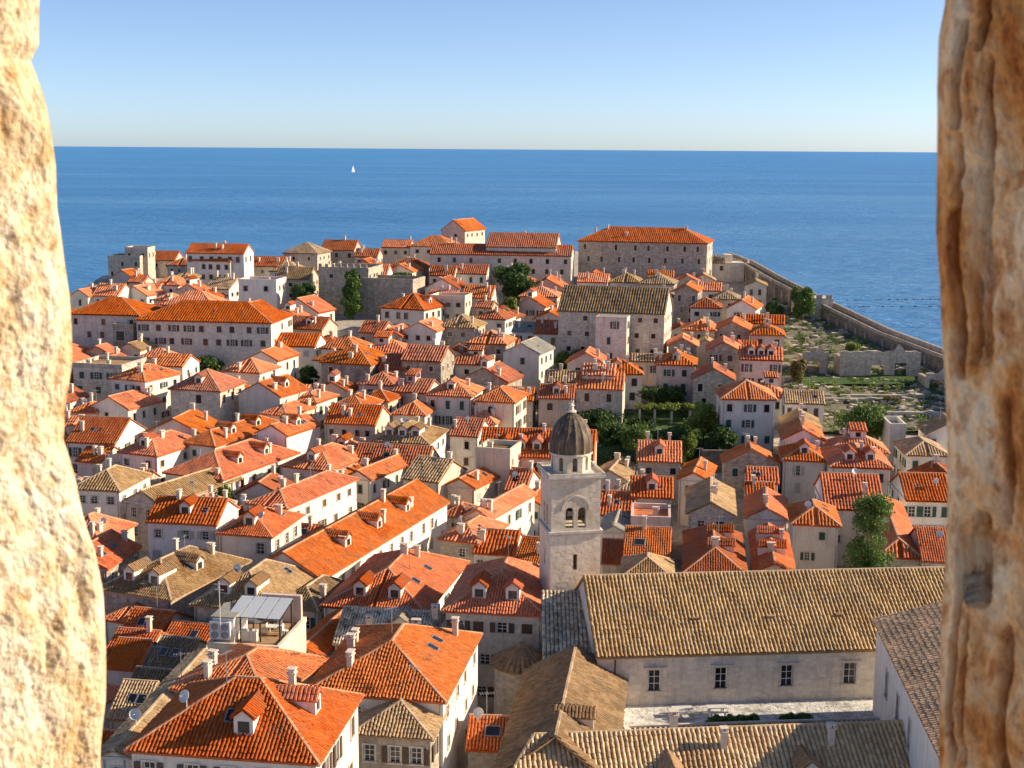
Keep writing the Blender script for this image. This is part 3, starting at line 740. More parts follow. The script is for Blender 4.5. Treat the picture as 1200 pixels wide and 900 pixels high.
# larger buildings with labels of their own
H(676,829,284,13,15,14,'h','r','g','n8 r2 c4 q25', label='long grey stone college on the hilltop with red hipped roof', cat='college', name='college_building')
H(502,670,299,10,10,7,'g','b','l','n9 r2 c2', label='long pale two-row stone building with brownish roof joining the college', cat='building', name='long_building')
H(653,779,366,13,14,13,'g','y','s','n6 r3 c0 q33', label='tall pale stone hall with steep grey-brown roof and sunlit gable', cat='hall', name='stone_hall')
H(698,735,372,13.2,4.2,13,'f','a','l','n1 r3 c0 h.1', label='narrow stair tower against the front of the stone hall', cat='stair tower', name='stair_tower')
H(80,163,369,11,13,8,'h','r','l','n5 r2 c0 q24', label='left wing of long pale building with plain windows and red roof', cat='building', name='long_building')
H(158,318,377,11,15,8,'h','r','l','n9 r2 c0 q24', label='very long pale stone building with hipped red roof above bushes', cat='building', name='long_building')
H(190,250,358,12,9,10,'h','o','s','x c0', label='bright orange hipped roof block behind the very long stone building', cat='building', name='roof_block')
H(132,156,384,9,4,7,'f','y','g','n1 r1 w1.8 t2 c0', label='stone porch block with large dark opening on the long building', cat='porch', name='porch_block')
H(321,369,406,6,9,7,'g','r','w','n2 r1 c0', label='low white annex with red roof beside very long stone building', cat='annex', name='annex')
H(517,545,270,11,13,26,'G','o','s','n1 r1 c0 q36', label='tall gabled church-like house with orange roof on the skyline', cat='church', name='gabled_church')
H(373,432,317,11,12,12,'f','y','g','n2 r1 m c0', label='square stone fort block with battlements beside the cypress', cat='fort', name='stone_fort')
H(422,484,330,9,9,16,'f','y','g','x c0', label='low stone terrace block next to the battlemented fort', cat='terrace', name='stone_terrace')
H(498,537,338,7,9,12,'G','b','w','n1 r1 w3 t1.6', label='white gabled house with wide open loggia under the gable', cat='house')
H(471,511,388,8,9,16,'G','o','w','n3 r2', label='white gabled house with orange roof and three upper windows', cat='house')
H(589,632,414,9,9,20,'G','a','w','n1 r2 c0', label='tall white house with pale grey gabled roof', cat='house')
H(846,909,468,10,10,3,'h','o','w','n3 r3 c0 l0', label='tall plain white house with bright orange hipped roof above garden', cat='house')
H(560,696,536,8,12,6,'g','r','p','n5 d5 q27 c3', label='long red-roofed house with a row of dormers behind the bell tower', cat='house')
TH = H(243,327,760,11.2,8,9,'f','t','c','x c0 h.4', label='maroon-fronted house topped by an open roof terrace', cat='house')

def leaf_cloud(clumps, n, size, mat, name='crown', flat=.5):
    C = np.array([c[:3] for c in clumps], float); RR = np.array([c[3:6] for c in clumps], float)
    w = RR.prod(1) ** .67; idx = RNG.choice(len(C), n, p=w / w.sum())
    d = RNG.normal(size=(n, 3)); d /= np.linalg.norm(d, axis=1)[:, None]
    rad = RNG.random(n) ** .38
    P = C[idx] + d * rad[:, None] * RR[idx]
    a = RNG.normal(size=(n, 3)); a /= np.linalg.norm(a, axis=1)[:, None]
    nn = d * .6 + RNG.normal(size=(n, 3)) * .6; nn /= np.linalg.norm(nn, axis=1)[:, None]
    u = np.cross(nn, a); u /= np.linalg.norm(u, axis=1)[:, None]; v = np.cross(nn, u)
    s = size * (.6 + .8 * RNG.random(n))[:, None]
    V = np.stack([P - u * s * .5, P + v * s * flat * .5 - u * s * .05, P + u * s * .5, P - v * s * flat * .5 - u * s * .05], 1).reshape(-1, 3)
    Q = np.arange(4 * n).reshape(-1, 4)
    cl = RNG.random(len(C)); rnd = np.clip(.35 * cl[idx] + .65 * RNG.random(n), 0, 1)
    return np_mesh(name, V, Q, mat, rnd)

# ------------------------------------------------------------------ monastery church group
def facade(b, O, U, nrm, Ls, z0, z1, holes, depth=.35, arch=()):
    """wall quad grid with rectangular openings (uc, zc, w, h); 'arch' indices get round heads"""
    us = sorted(set([0, Ls] + [h[0] - h[2] / 2 for h in holes] + [h[0] + h[2] / 2 for h in holes]))
    zs = sorted(set([z0, z1] + [h[1] - h[3] / 2 for h in holes] + [h[1] + h[3] / 2 for h in holes]))
    O = Vector(O); U = Vector(U); nrm = Vector(nrm)
    for i in range(len(us) - 1):
        for j in range(len(zs) - 1):
            um, zm = (us[i] + us[i + 1]) / 2, (zs[j] + zs[j + 1]) / 2
            if any(abs(um - h[0]) < h[2] / 2 and abs(zm - h[1]) < h[3] / 2 for h in holes): continue
            p, q = O + U * us[i], O + U * us[i + 1]
            b.quad((p.x, p.y, zs[j]), (q.x, q.y, zs[j]), (q.x, q.y, zs[j + 1]), (p.x, p.y, zs[j + 1]))
    for k, (uc, zc, w, h) in enumerate(holes):
        Z = lambda z: Vector((0, 0, z))
        c = [O + U * (uc + s * w / 2) + Z(zc + t * h / 2) for s, t in ((-1, -1), (1, -1), (1, 1), (-1, 1))]
        for e in range(4): b.quad(c[e], c[(e + 1) % 4], c[(e + 1) % 4] - nrm * depth, c[e] - nrm * depth)
        if k in arch:
            zc_ = zc + h / 2 - w / 2; seg = 5
            for s in (-1, 1):
                corner = O + U * (uc + s * w / 2) + Z(zc + h / 2)
                arc = [O + U * (uc + s * w / 2 * math.cos(a)) + Z(zc_ + w / 2 * math.sin(a)) for a in [math.pi / 2 * i / seg for i in range(seg + 1)]]
                for i in range(seg):
                    b.poly([corner, arc[i], arc[i + 1]]); b.quad(arc[i], arc[i + 1], arc[i + 1] - nrm * depth, arc[i] - nrm * depth)
def group_root(name, loc, yaw, label, cat):
    o = bpy.data.objects.new(name, None); col.objects.link(o); o.location = loc; o.rotation_euler = (0, 0, -R(yaw)); o.empty_display_size = .5
    return tag(o, label, cat)
def tiled_roof(root, polys, lines, rc, s=.36, L=.5, cap='captan', capr=.17, th=.18):
    b = MB()
    for p in polys: slab(b, p, th)
    rf = ob('roof', b.mesh('roof', ROOF[rc]), root)
    RM = Matrix.Translation(root.location) @ root.rotation_euler.to_matrix().to_4x4()
    tm = make_tiles([p for p in polys if faces_cam(p, RM)], s, L, ROOF[rc])
    if tm: t = ob('tiles', tm, rf); t['kind'] = 'stuff'
    if lines:
        b = MB()
        for p, q in lines: capline(b, p, q, capr)
        ob('ridge_cap', b.mesh('ridge_cap', M[cap]), rf)
    return rf
ROOF['f'] = roof_mat('tile_pale_tan', (.37, .20, .085), (.78, .565, .325), (.38, .295, .19), .75)
ROOF['j'] = roof_mat('tile_dusty_brown', (.36, .20, .10), (.66, .44, .26), (.30, .22, .14), .8)
ROOF['e'] = roof_mat('tile_weathered_brown', (.24, .135, .07), (.48, .34, .21), (.20, .165, .11), .9)

def church():
    # nave: origin at the west end of the wall that faces the cloister terrace
    A = at(700, 768, 115.5); gz = 4.0
    root = group_root('monastery_church', (A.x, A.y, gz), -5.5, 'long monastery church with pale tan tiled roof and four white-framed windows', 'church')
    Lx, W = 46.0, 16.0; he = A.z - gz; tp = math.tan(R(30)); zt = 10.9 - gz
    b = MB(); wins = []
    for px in (769, 849, 929, 1006):
        P = at(px, 800, 114.5); u = (P.x - A.x) / math.cos(R(5.5)); wins.append((u, at(px, 801, 115.5).z - gz + .1, 1.15, 1.95))
    facade(b, (0, 0, 0), (1, 0, 0), (0, -1, 0), Lx, -2, he, wins)
    b.quad((Lx, 0, -2), (Lx, W, -2), (Lx, W, he), (Lx, 0, he)); b.quad((Lx, W, -2), (0, W, -2), (0, W, he), (Lx, W, he)); b.quad((0, W, -2), (0, 0, -2), (0, 0, he), (0, W, he))
    b.poly([(0, 0, he), (0, W, he), (0, W / 2, he + W / 2 * tp)]); b.poly([(Lx, 0, he), (Lx, W, he), (Lx, W / 2, he + W / 2 * tp)])
    ob('wall', b.mesh('wall', WALL['l']), root)
    for (u, z, w, h) in wins:
        fr, pane, sash, sg, sb, sp_ = win_meshes(w, h, 0); wo = ob('window', fr, root, (u, 0, z)); ob('pane', pane, wo); ob('sash', sash, wo)
        b = MB(); b.box(-w / 2 - .45, w / 2 + .45, -.35, .0, h / 2 + .22, h / 2 + .34); b.box(-w / 2 - .3, w / 2 + .3, -.2, .0, h / 2 + .14, h / 2 + .22)
        ob('hood', b.mesh('hood', M['trim']), wo)
    zr = he + .16 + W / 2 * tp; ze = he + .16 - .4 * tp
    polys = [[(-.2, -.4, ze), (Lx, -.4, ze), (Lx, W / 2, zr), (-.2, W / 2, zr)], [(Lx, W + .4, ze), (-.2, W + .4, ze), (-.2, W / 2, zr), (Lx, W / 2, zr)]]
    tiled_roof(root, polys, [((-.2, W / 2, zr), (Lx, W / 2, zr))], 'f', .36, .5)
    b = MB(); b.box(-.1, Lx, -.25, .02, he - .35, he - .02); ob('cornice', b.mesh('cornice', M['trim']), root)
    for u in (9.5, 16.5, 23.0):   # small roof vents of raised tiles
        b = MB(); y = 3.0; z = he + .16 + y * tp
        b.box(u - .35, u + .35, y - .2, y + .5, z - .05, z + .32); ob('roof_vent', b.mesh('roof_vent', ROOF['e']), root)
    # drainpipe
    b = MB(); b.tube((1.6, -.12, zt), (1.6, -.12, he - .3), .06, .06, 6); ob('drainpipe', b.mesh('drainpipe', M['dark']), root)
    rec = dict(x=A.x + 20, y=A.y + 8, W=56, D=30, yaw=-5.5); KEEP.append(rec)
    return root, A
KEEP = []
CH, CA = church()

def bell_tower():
    P = at(668, 690, 128.5); s = 2.5; gz = 4.0
    root = group_root('bell_tower', (P.x, P.y + s, gz), -11.0, 'pale stone bell tower with dark ribbed dome and cross', 'bell tower')
    z = lambda py: at(668, py, 128.5).z - gz
    z1, z2, z3, z4 = z(622), z(562), z(537), z(489)
    b = MB()
    holes0 = [(s, z(659), .42, 1.6)]
    dirs = [((-s, -s, 0), (1, 0, 0), (0, -1, 0)), ((s, -s, 0), (0, 1, 0), (1, 0, 0)), ((s, s, 0), (-1, 0, 0), (0, 1, 0)), ((-s, s, 0), (0, -1, 0), (-1, 0, 0))]
    for O, U, n in dirs: facade(b, O, U, n, 2 * s, 0, z1, holes0, .6)
    ob('shaft', b.mesh('shaft', WALL['b']), root)
    b = MB(); bz = z(607); bh = z(595) - z(619)
    holes = [(s - .62, bz, .82, bh), (s + .62, bz, .82, bh)]
    s2 = s - .05
    dirs2 = [((-s2, -s2, 0), (1, 0, 0), (0, -1, 0)), ((s2, -s2, 0), (0, 1, 0), (1, 0, 0)), ((s2, s2, 0), (-1, 0, 0), (0, 1, 0)), ((-s2, s2, 0), (0, -1, 0), (-1, 0, 0))]
    for O, U, n in dirs2: facade(b, O, U, n, 2 * s2, z1, z2, [(h[0] - .05, h[1], h[2], h[3]) for h in holes], .55, (0, 1))
    b.quad((-s2, -s2, z1 + .02), (s2, -s2, z1 + .02), (s2, s2, z1 + .02), (-s2, s2, z1 + .02))
    bel = ob('belfry', b.mesh('belfry', WALL['b']), root)
    for k, (O, U, n) in enumerate(dirs2[:2]):   # round relieving arch above the paired openings
        b = MB(); Ov = Vector(O); Uv = Vector(U); nv = Vector(n); zc = bz + bh / 2 - .25; prev = None
        for i in range(11):
            a = math.pi * i / 10; q = []
            for rr in (1.28, 1.46): q.append(Ov + Uv * (s2 + rr * math.cos(a)) + Vector((0, 0, zc + rr * math.sin(a))))
            if prev:
                f = nv * .07; b.quad(prev[0] + f, q[0] + f, q[1] + f, prev[1] + f); b.quad(prev[1], prev[1] + f, q[1] + f, q[1]); b.quad(prev[0], q[0], q[0] + f, prev[0] + f)
            prev = q
        ob('arch_moulding', b.mesh('arch_moulding', M['trim']), bel)
        b = MB(); c = Ov + Uv * s2 - nv * .25; b.lathe([(.14, bz - bh / 2), (.11, bz - bh / 2 + .2), (.11, bz + bh / 2 - .6), (.17, bz + bh / 2 - .45)], 8, c.x, c.y)
        ob('column', b.mesh('column', M['trim']), bel)
    b = MB(); b.lathe([(.05, z1 + 2.6), (.25, z1 + 2.55), (.42, z1 + 1.9), (.62, z1 + 1.45)], 12); ob('bell', b.mesh('bell', M['dark']), root)
    b = MB()
    b.box(-s - .22, s + .22, -s - .22, s + .22, z1 - .26, z1 - .02); b.box(-s - .12, s + .12, -s - .12, s + .12, z1 - .42, z1 - .26)
    ob('string_course', b.mesh('string_course', M['trim']), root)
    b = MB()
    b.box(-s - .15, s + .15, -s - .15, s + .15, z2, z2 + .16); b.box(-s - .34, s + .34, -s - .34, s + .34, z2 + .16, z2 + .36)
    for sx, sy, ex, ey in ((-1, -1, 1, -1), (1, -1, 1, 1), (1, 1, -1, 1), (-1, 1, -1, -1)):   # low parapet on the platform
        x0, x1 = sorted((sx * (s + .3), ex * (s + .3))); y0, y1 = sorted((sy * (s + .3), ey * (s + .3)))
        if x1 - x0 < 1: x0, x1 = (x0 - .16, x0) if sx > 0 else (x0, x0 + .16)
        else: y0, y1 = (y0, y0 + .16) if sy < 0 else (y0 - .16, y0); x0 += .17; x1 -= .17
        b.box(x0, x1, y0, y1, z2 + .36, z2 + .62)
    ob('platform', b.mesh('platform', M['trim']), root)
    # octagonal drum with slot openings
    b = MB(); r = 1.98; zz0, zz1 = z2 + .36, z3
    pts = [Vector((r * math.cos(math.pi / 8 + k * math.pi / 4), r * math.sin(math.pi / 8 + k * math.pi / 4), 0)) for k in range(8)]
    for k in range(8):
        p, q = pts[k], pts[(k + 1) % 8]; U = (q - p).normalized(); L = (q - p).length; n = Vector((U.y, -U.x, 0))
        facade(b, p, U, n, L, zz0, zz1, [(L / 2, (zz0 + zz1) / 2 + .02, .5, (zz1 - zz0) * .78)], .3, (0,))
    dr = ob('drum', b.mesh('drum', WALL['b']), root)
    b = MB(); b.lathe([(r - .4, zz0), (r - .4, zz1)], 8, 0, 0, 0, math.pi / 8, math.pi / 8 + 2 * math.pi); ob('inner_wall', b.mesh('inner_wall', WALL['d']), dr)
    b = MB(); b.lathe([(r * .9, zz1 - .02), (r + .16, zz1), (r + .16, zz1 + .16), (r, zz1 + .18)], 24); ob('drum_cornice', b.mesh('drum_cornice', M['trim']), dr)
    hd = z4 - z3; prof = [(2.01, 0), (2.05, .12), (2.03, .28), (1.92, .44), (1.70, .60), (1.38, .75), (.95, .88), (.56, .95), (.34, 1.0)]
    b = MB(); b.lathe([(q, z3 + .18 + t * (hd - .18)) for q, t in prof], 48, 0, 0, .05); ob('dome', b.mesh('dome', M['dome']), root)
    b = MB(); b.lathe([(.36, z4), (.5, z4 + .04), (.5, z4 + .18), (.28, z4 + .26), (.22, z4 + .62), (.34, z4 + .68), (.2, z4 + .8), (.1, z4 + .9), (.0, z4 + .95)], 12)
    fi = ob('finial', b.mesh('finial', M['trim']), root)
    b = MB(); t = z(474); b.box(-.05, .05, -.05, .05, z4 + .9, t); b.box(-.3, .3, -.045, .045, t - .42, t - .31); ob('cross', b.mesh('cross', M['trim']), fi)
bell_tower()

def sacristy_and_wings():
    # mossy roof below the tower
    P0, P1 = at(637, 772, 118), at(698, 770, 118); W = P1.x - P0.x; gz = 4.0
    root = group_root('sacristy', (P0.x, 118, gz), 0, 'lean sacristy block with mossy grey tiled roof below the bell tower', 'sacristy')
    he = P0.z - gz - .1; D = 9.0; rise = at(640, 693, 127).z - P0.z
    b = MB(); b.box(0, W, 0, D, -2, he); ob('wall', b.mesh('wall', WALL['s']), root)
    p = [(-.1, -.35, he + .1), (W + .1, -.35, he + .1), (W + .1, D + .1, he + .1 + rise), (-.1, D + .1, he + .1 + rise)]
    b2 = MB(); b2.poly([(0, 0, he), (0, D, he), (0, D, he + rise)]); b2.poly([(W, 0, he), (W, D, he), (W, D, he + rise)])
    ob('gable_wall', b2.mesh('gable_wall', WALL['s']), root)
    tiled_roof(root, [p], [], 'k', .36, .5)
    # round apse with half-cone roof
    C = at(607, 778, 121.5); zt = C.z - gz
    root = group_root('round_apse', (C.x + .3, C.y, gz), 0, 'round stone apse with weathered conical tile roof', 'apse')
    b = MB(); b.lathe([(2.55, -2), (2.5, zt), (2.4, zt + .02)], 28); ob('wall', smooth_(b.mesh('wall', WALL['s'])), root)
    b = MB(); b.lathe([(2.45, zt), (2.75, zt + .02), (2.75, zt + .14), (.05, zt + 1.9)], 28); rf = ob('roof', b.mesh('roof', ROOF['e']), root)
    vs = []
    for k in range(28):
        a0 = 2 * math.pi * (k + .0) / 28; a1 = 2 * math.pi * (k + 1.0) / 28
        e0 = (2.78 * math.cos(a0), 2.78 * math.sin(a0), zt + .15); e1 = (2.78 * math.cos(a1), 2.78 * math.sin(a1), zt + .15)
        vs.append([e0, e1, (0, 0, zt + 1.93)])
    tm = make_tiles(vs, .34, .6, ROOF['e']); t = ob('tiles', tm, rf); t['kind'] = 'stuff'
    # west cloister wing, ridge running away from the viewer
    r0, r1 = at(651, 862, 98), at(675, 753, 117.5); zr = 15.9
    yaw = math.degrees(math.atan2(r1.x - r0.x, r1.y - r0.y)); yr = R(yaw); L = (r1 - r0).length
    root = group_root('cloister_wing', (r0.x, r0.y, gz), yaw, 'cloister wing with brown shaded and tan sunlit slopes beside the apse', 'wing')
    wl_, wr_ = 4.6, 4.7; tp = math.tan(R(30)); he = zr - gz - wl_ * tp - .2
    b = MB(); b.box(-wl_ + .3, wr_ - .3, -2, L - .2, -2, he + .12); ob('wall', b.mesh('wall', WALL['l']), root)
    Z = zr - gz
    polys = [[(wr_, -2.6, Z - wr_ * tp), (wr_, L, Z - wr_ * tp), (0, L, Z), (0, 0, Z)], [(-wl_, L, Z - wl_ * tp), (-wl_, -2.6, Z - wl_ * tp), (0, 0, Z), (0, L, Z)]]
    tiled_roof(root, polys, [((0, 0, Z), (0, L, Z))], 'e', .36, .5)
    add_dormer(root, 2.6, 5.2, Z - 2.6 * tp + .0, math.pi / 2, 't')
    # front cloister range: ridge across the bottom of the picture
    a, c = at(641, 861, 99.0), at(1085, 848, 102.0); Z0 = a.z
    yaw = -math.degrees(math.atan2(c.y - a.y, c.x - a.x)); Lf = 42.0
    root = group_root('cloister_range', (a.x - 1.0, a.y, gz), yaw, 'low cloister range with tan tiled roof in front of the terrace', 'cloister')
    hw = 6.0; Z = Z0 - gz; he = Z - hw * tp - .1
    b = MB(); b.box(.3, Lf, -hw + .3, 2.6, -3, he + .1); ob('wall', b.mesh('wall', WALL['l']), root)
    polys = [[(-4.2, -hw, Z - hw * tp), (Lf, -hw, Z - hw * tp), (Lf, 0, Z), (0, 0, Z)], [(Lf, 3.0, Z - 3.0 * tp), (1.5, 3.0, Z - 3.0 * tp), (0, 0, Z), (Lf, 0, Z)]]
    rf = tiled_roof(root, polys, [((0, 0, Z), (Lf, 0, Z)), ((-4.2, -hw, Z - hw * tp), (0, 0, Z))], 'f', .38, .5)
    for u in (14.5, 23.0): ob('chimney', CHIM[1], root, (u, -1.6, Z - 1.6 * tp))
    ob('chimney', CHIM[0], root, (11.0, .4, Z))
    for u in (10.0, 20.5, 30): add_dormer(root, u, -4.6, Z - 4.6 * tp, 0, 't')
    # terrace between church and cloister
    e = at(735, 852, 110.5); zt = 10.9
    root = group_root('roof_terrace', (CA.x, CA.y, gz), -5.5, 'worn whitewashed terrace below the church windows', 'terrace')
    b = MB(); b.box(1.7, 31.5, -6.5, -.02, -2, zt - gz); ob('deck', b.mesh('deck', M['terr']), root)
    b = MB(); b.box(1.8, 31.4, -6.5, -6.2, zt - gz, zt - gz + .22); b.box(1.8, 31.4, -6.48, -6.22, zt - gz + .75, zt - gz + .92)
    bl = ob('balustrade', b.mesh('balustrade', M['trim']), root)
    b = MB(); b.box(-.11, .11, -.1, .1, 0, .53); bm = b.mesh('baluster', M['dark'])
    for k in range(66): ob('baluster', bm, bl, (2.1 + k * .44, -6.35, zt - gz + .22))
    b = MB(); b.box(-.9, .9, -.4, .4, .70, .76); tb = b.mesh('tabletop', M['acw']); b = MB(); b.box(-.9, .9, -.14, .14, .42, .47); bn = b.mesh('bench', M['acw'])
    b = MB(); b.box(-.06, .06, -.62, .62, .30, .36); b.box(-.06, .06, -.08, .08, .36, .70); b.box(-.06, .06, -.68, -.56, 0, .42); b.box(-.06, .06, .56, .68, 0, .42); tr = b.mesh('trestle', M['acw'])
    for k, (u, lab) in enumerate(((7.2, 'white picnic table on the worn terrace near the cloister wing'), (8.9 + 1.4, 'white picnic table farther along the worn terrace'))):
        w = Matrix.Translation(root.location) @ Matrix.Rotation(R(5.5), 4, 'Z') @ Vector((u, -2.6, zt - gz))
        t = group_root('picnic_table', w, -5.5, lab, 'table'); t['group'] = 'tables on the worn terrace'
        ob('tabletop', tb, t); ob('bench', bn, t, (0, -.62, 0)); ob('bench', bn, t, (0, .62, 0)); ob('trestle', tr, t, (-.6, 0, 0)); ob('trestle', tr, t, (.6, 0, 0))
    for k, (u, n_, lab) in enumerate(((9.0, 8, 'low green shrub bed along the terrace balustrade'), (15.5, 5, 'short green shrub bed at the middle of the balustrade'))):
        w = Matrix.Translation(root.location) @ Matrix.Rotation(R(5.5), 4, 'Z') @ Vector((u, -5.6, zt - gz)); t = group_root('shrub_bed', w, -5.5, lab, 'shrubs')
        q = MB(); q.box(-.2, n_ * .55, -.3, .3, 0, .3); ob('planter', q.mesh('planter', M['trim']), t)
        ob('foliage', leaf_cloud([(i * .55, 0, .65 + .2 * (i % 2), .45, .4, .45) for i in range(n_)], 260 * n_, .26, LEAF['mid'], 'foliage'), t)
    # east wing coming towards the viewer
    n = at(1028, 728, 115); f = at(1084, 850, 94.0)
    yaw = math.degrees(math.atan2(n.x - f.x, n.y - f.y)); L = 30
    root = group_root('east_wing', (n.x, n.y, gz), yaw, 'white-walled east wing with mottled grey-brown roof at the terrace end', 'wing')
    Z = n.z - gz; D = 16; tp2 = math.tan(R(17))
    b = MB(); facade(b, (0, 0, 0), (0, -1, 0), (-1, 0, 0), L, -2, Z, [(6, Z - 3.4, .9, 2.2), (11, Z - 3.4, .9, 2.2), (16, Z - 3.4, .9, 2.2)])
    b.quad((0, 0, -2), (D, 0, -2), (D, 0, Z), (0, 0, Z)); b.quad((0, -L, -2), (D, -L, -2), (D, -L, Z), (0, -L, Z)); b.quad((D, 0, -2), (D, -L, -2), (D, -L, Z), (D, 0, Z))
    b.poly([(0, 0, Z), (D, 0, Z), (D / 2, 0, Z + D / 2 * tp2)]); b.poly([(0, -L, Z), (D, -L, Z), (D / 2, -L, Z + D / 2 * tp2)])
    ob('wall', b.mesh('wall', WALL['w']), root)
    for u in (6, 11, 16):
        wo = ob('window', win_meshes(.9, 2.2, 0)[0], root, (0, -u, Z - 3.4), -math.pi / 2); ob('pane', win_meshes(.9, 2.2, 0)[1], wo); ob('sash', win_meshes(.9, 2.2, 0)[2], wo)
    zr = Z + .16 + D / 2 * tp2; ze = Z + .16 - .35 * tp2
    polys = [[(-.35, .2, ze), (-.35, -L - .2, ze), (D / 2, -L - .2, zr), (D / 2, .2, zr)], [(D + .35, -L - .2, ze), (D + .35, .2, ze), (D / 2, .2, zr), (D / 2, -L - .2, zr)]]
    tiled_roof(root, polys, [((D / 2, -L, zr), (D / 2, 0, zr))], 'j', .36, .5)
def smooth_(me): return smooth(me)
sacristy_and_wings()

# ------------------------------------------------------------------ things on the open roof terrace
def terrace_things():
    r = TH; root = r['o']; W, D, he = r['W'], r['D'], r['he']; RM = Matrix.Translation(root.location) @ Matrix.Rotation(-R(r['yaw']), 4, 'Z')
    def put(name, me_parts, x, y, z, label, cat, group=None, rz=0.0):
        p = RM @ Vector((x, y, he + z)); o = group_root(name, p, r['yaw'] - math.degrees(rz), label, cat)
        if group: o['group'] = group
        for nm, me, loc in me_parts: ob(nm, me, o, loc)
        return o
    # air conditioners on a white box room
    b = MB(); b.box(-W * .47, -W * .17, -D * .40, D * .05, .10, 2.5); bb = MB(); bb.box(-W * .49, -W * .15, -D * .42, D * .07, 2.5, 2.62)
    put('box_room', [('wall', b.mesh('wall', WALL['w']), (0, 0, 0)), ('roof', bb.mesh('roof', ROOF['a']), (0, 0, 0))], 0, 0, 0, 'small white box room carrying air conditioners on the roof terrace', 'shed')
    body = MB(); body.box(-.48, .48, -.2, .2, .04, 1.65); bm = body.mesh('casing', M['acw'])
    fan = MB(); fan.lathe([(.32, 0), (.32, .05), (.27, .05), (.26, .01), (.0, .01)], 18); fm = fan.mesh('fan', M['grey'])
    for k, (x, lab) in enumerate(((-W * .42, 'white double-fan air conditioner at the outer corner of the box room'), (-W * .275, 'white double-fan air conditioner nearer the glass pergola'))):
        o = put('air_conditioner', [('casing', bm, (0, 0, 0))], x, -D * .40 - .26, .55, lab, 'air conditioner', 'air conditioners on the roof terrace')
        for z in (.45, 1.2):
            f = ob('fan', fm, o, (0, -.2, z)); f.rotation_euler = (math.pi / 2, 0, 0)
        bk = MB(); bk.box(-.4, .4, -.1, .26, -.06, .04); ob('bracket', bk.mesh('bracket', M['grey']), o)
    # pergola
    b = MB()
    for x in (-W * .12, W * .16, W * .44):
        for y in (-D * .30, D * .12): b.box(x - .06, x + .06, y - .06, y + .06, 0, 2.2 if y < 0 else 2.8)
    for y, z in ((-D * .30, 2.2), (D * .12, 2.8)): b.box(-W * .3, W * .47, y - .07, y + .07, z, z + .14)
    for x in (-W * .28, W * .16, W * .45): b.poly([(x - .05, -D * .30, 2.3), (x + .05, -D * .30, 2.3), (x + .05, D * .12, 2.9), (x - .05, D * .12, 2.9)]); b.poly([(x - .05, -D * .30, 2.2), (x - .05, D * .12, 2.8), (x - .05, D * .12, 2.9), (x - .05, -D * .30, 2.3)]); b.poly([(x + .05, -D * .30, 2.2), (x + .05, D * .12, 2.8), (x + .05, D * .12, 2.9), (x + .05, -D * .30, 2.3)])
    xs = [-W * .3, -W * .11, W * .08, W * .27, W * .46]
    parts = [('frame', b.mesh('frame', M['dark']), (0, 0, 0))]
    for k in range(4):
        q = MB(); x0, x1 = xs[k] + .04, xs[k + 1] - .04
        q.poly([(x0, -D * .34, 2.36), (x1, -D * .34, 2.36), (x1, D * .16, 3.0), (x0, D * .16, 3.0)]); q.poly([(x0, D * .16, 3.03), (x1, D * .16, 3.03), (x1, -D * .34, 2.39), (x0, -D * .34, 2.39)])
        parts.append(('panel', q.mesh('panel', M['panel']), (0, 0, 0)))
    put('glass_pergola', parts, 0, 0, .1, 'dark-framed pergola with bluish glass panels over the roof terrace', 'pergola')
    # wall behind, furniture
    b = MB(); b.box(-W * .1, W * .47, D * .40, D * .46, .08, 2.7); put('screen_wall', [('wall', b.mesh('wall', WALL['p']), (0, 0, 0))], 0, 0, 0, 'pinkish screen wall closing the back of the roof terrace', 'wall')
    b = MB(); b.box(-.75, .75, -.45, .45, .70, .76); lg = [MB() for _ in range(4)]
    pr = [('tabletop', b.mesh('tabletop', M['wood']), (0, 0, 0))]
    for k, (sx, sy) in enumerate(((-1, -1), (1, -1), (1, 1), (-1, 1))):
        lg[k].box(sx * .66 - .04, sx * .66 + .04, sy * .36 - .04, sy * .36 + .04, 0, .7); pr.append(('leg', lg[k].mesh('leg', M['wood']), (0, 0, 0)))
    put('terrace_table', pr, W * .26, -D * .02, .1, 'white table under the glass pergola', 'table')
    for k, (x, y, rz, lab) in enumerate(((W * .10, -D * .02, -math.pi / 2, 'white chair at the table end facing the sun'), (W * .26, D * .16, math.pi, 'white chair behind the terrace table'), (W * .41, -D * .04, math.pi / 2, 'white chair at the sunny end of the terrace table'))):
        s_ = MB(); s_.box(-.24, .24, -.24, .24, .42, .48); bk = MB(); bk.box(-.24, .24, .20, .25, .5, 1.0)
        pr = [('seat', s_.mesh('seat', M['acw']), (0, 0, 0)), ('backrest', bk.mesh('backrest', M['acw']), (0, 0, 0))]
        for sx, sy in ((-1, -1), (1, -1), (1, 1), (-1, 1)):
            q = MB(); q.box(sx * .2 - .025, sx * .2 + .025, sy * .2 - .025, sy * .2 + .025, 0, .42); pr.append(('leg', q.mesh('leg', M['acw']), (0, 0, 0)))
        put('terrace_chair', pr, x, y, .1, lab, 'chair', 'chairs on the roof terrace', rz)
    b = MB(); b.box(-.7, .7, -.3, .3, 0, .95); c = MB(); c.box(-.75, .75, -.34, .34, .95, 1.02)
    put('terrace_counter', [('cabinet', b.mesh('cabinet', WALL['w']), (0, 0, 0)), ('worktop', c.mesh('worktop', M['wood']), (0, 0, 0))], W * .0, -D * .28, .1, 'white counter at the front edge of the roof terrace', 'counter')
    b = MB(); b.tube((0, 0, -.2), (0, 0, 5.2), .05, .03, 6); b.tube((-.5, 0, 4.9), (.5, 0, 4.9), .03, .03, 4); b.tube((-.4, 0, 4.4), (.4, 0, 4.4), .03, .03, 4)
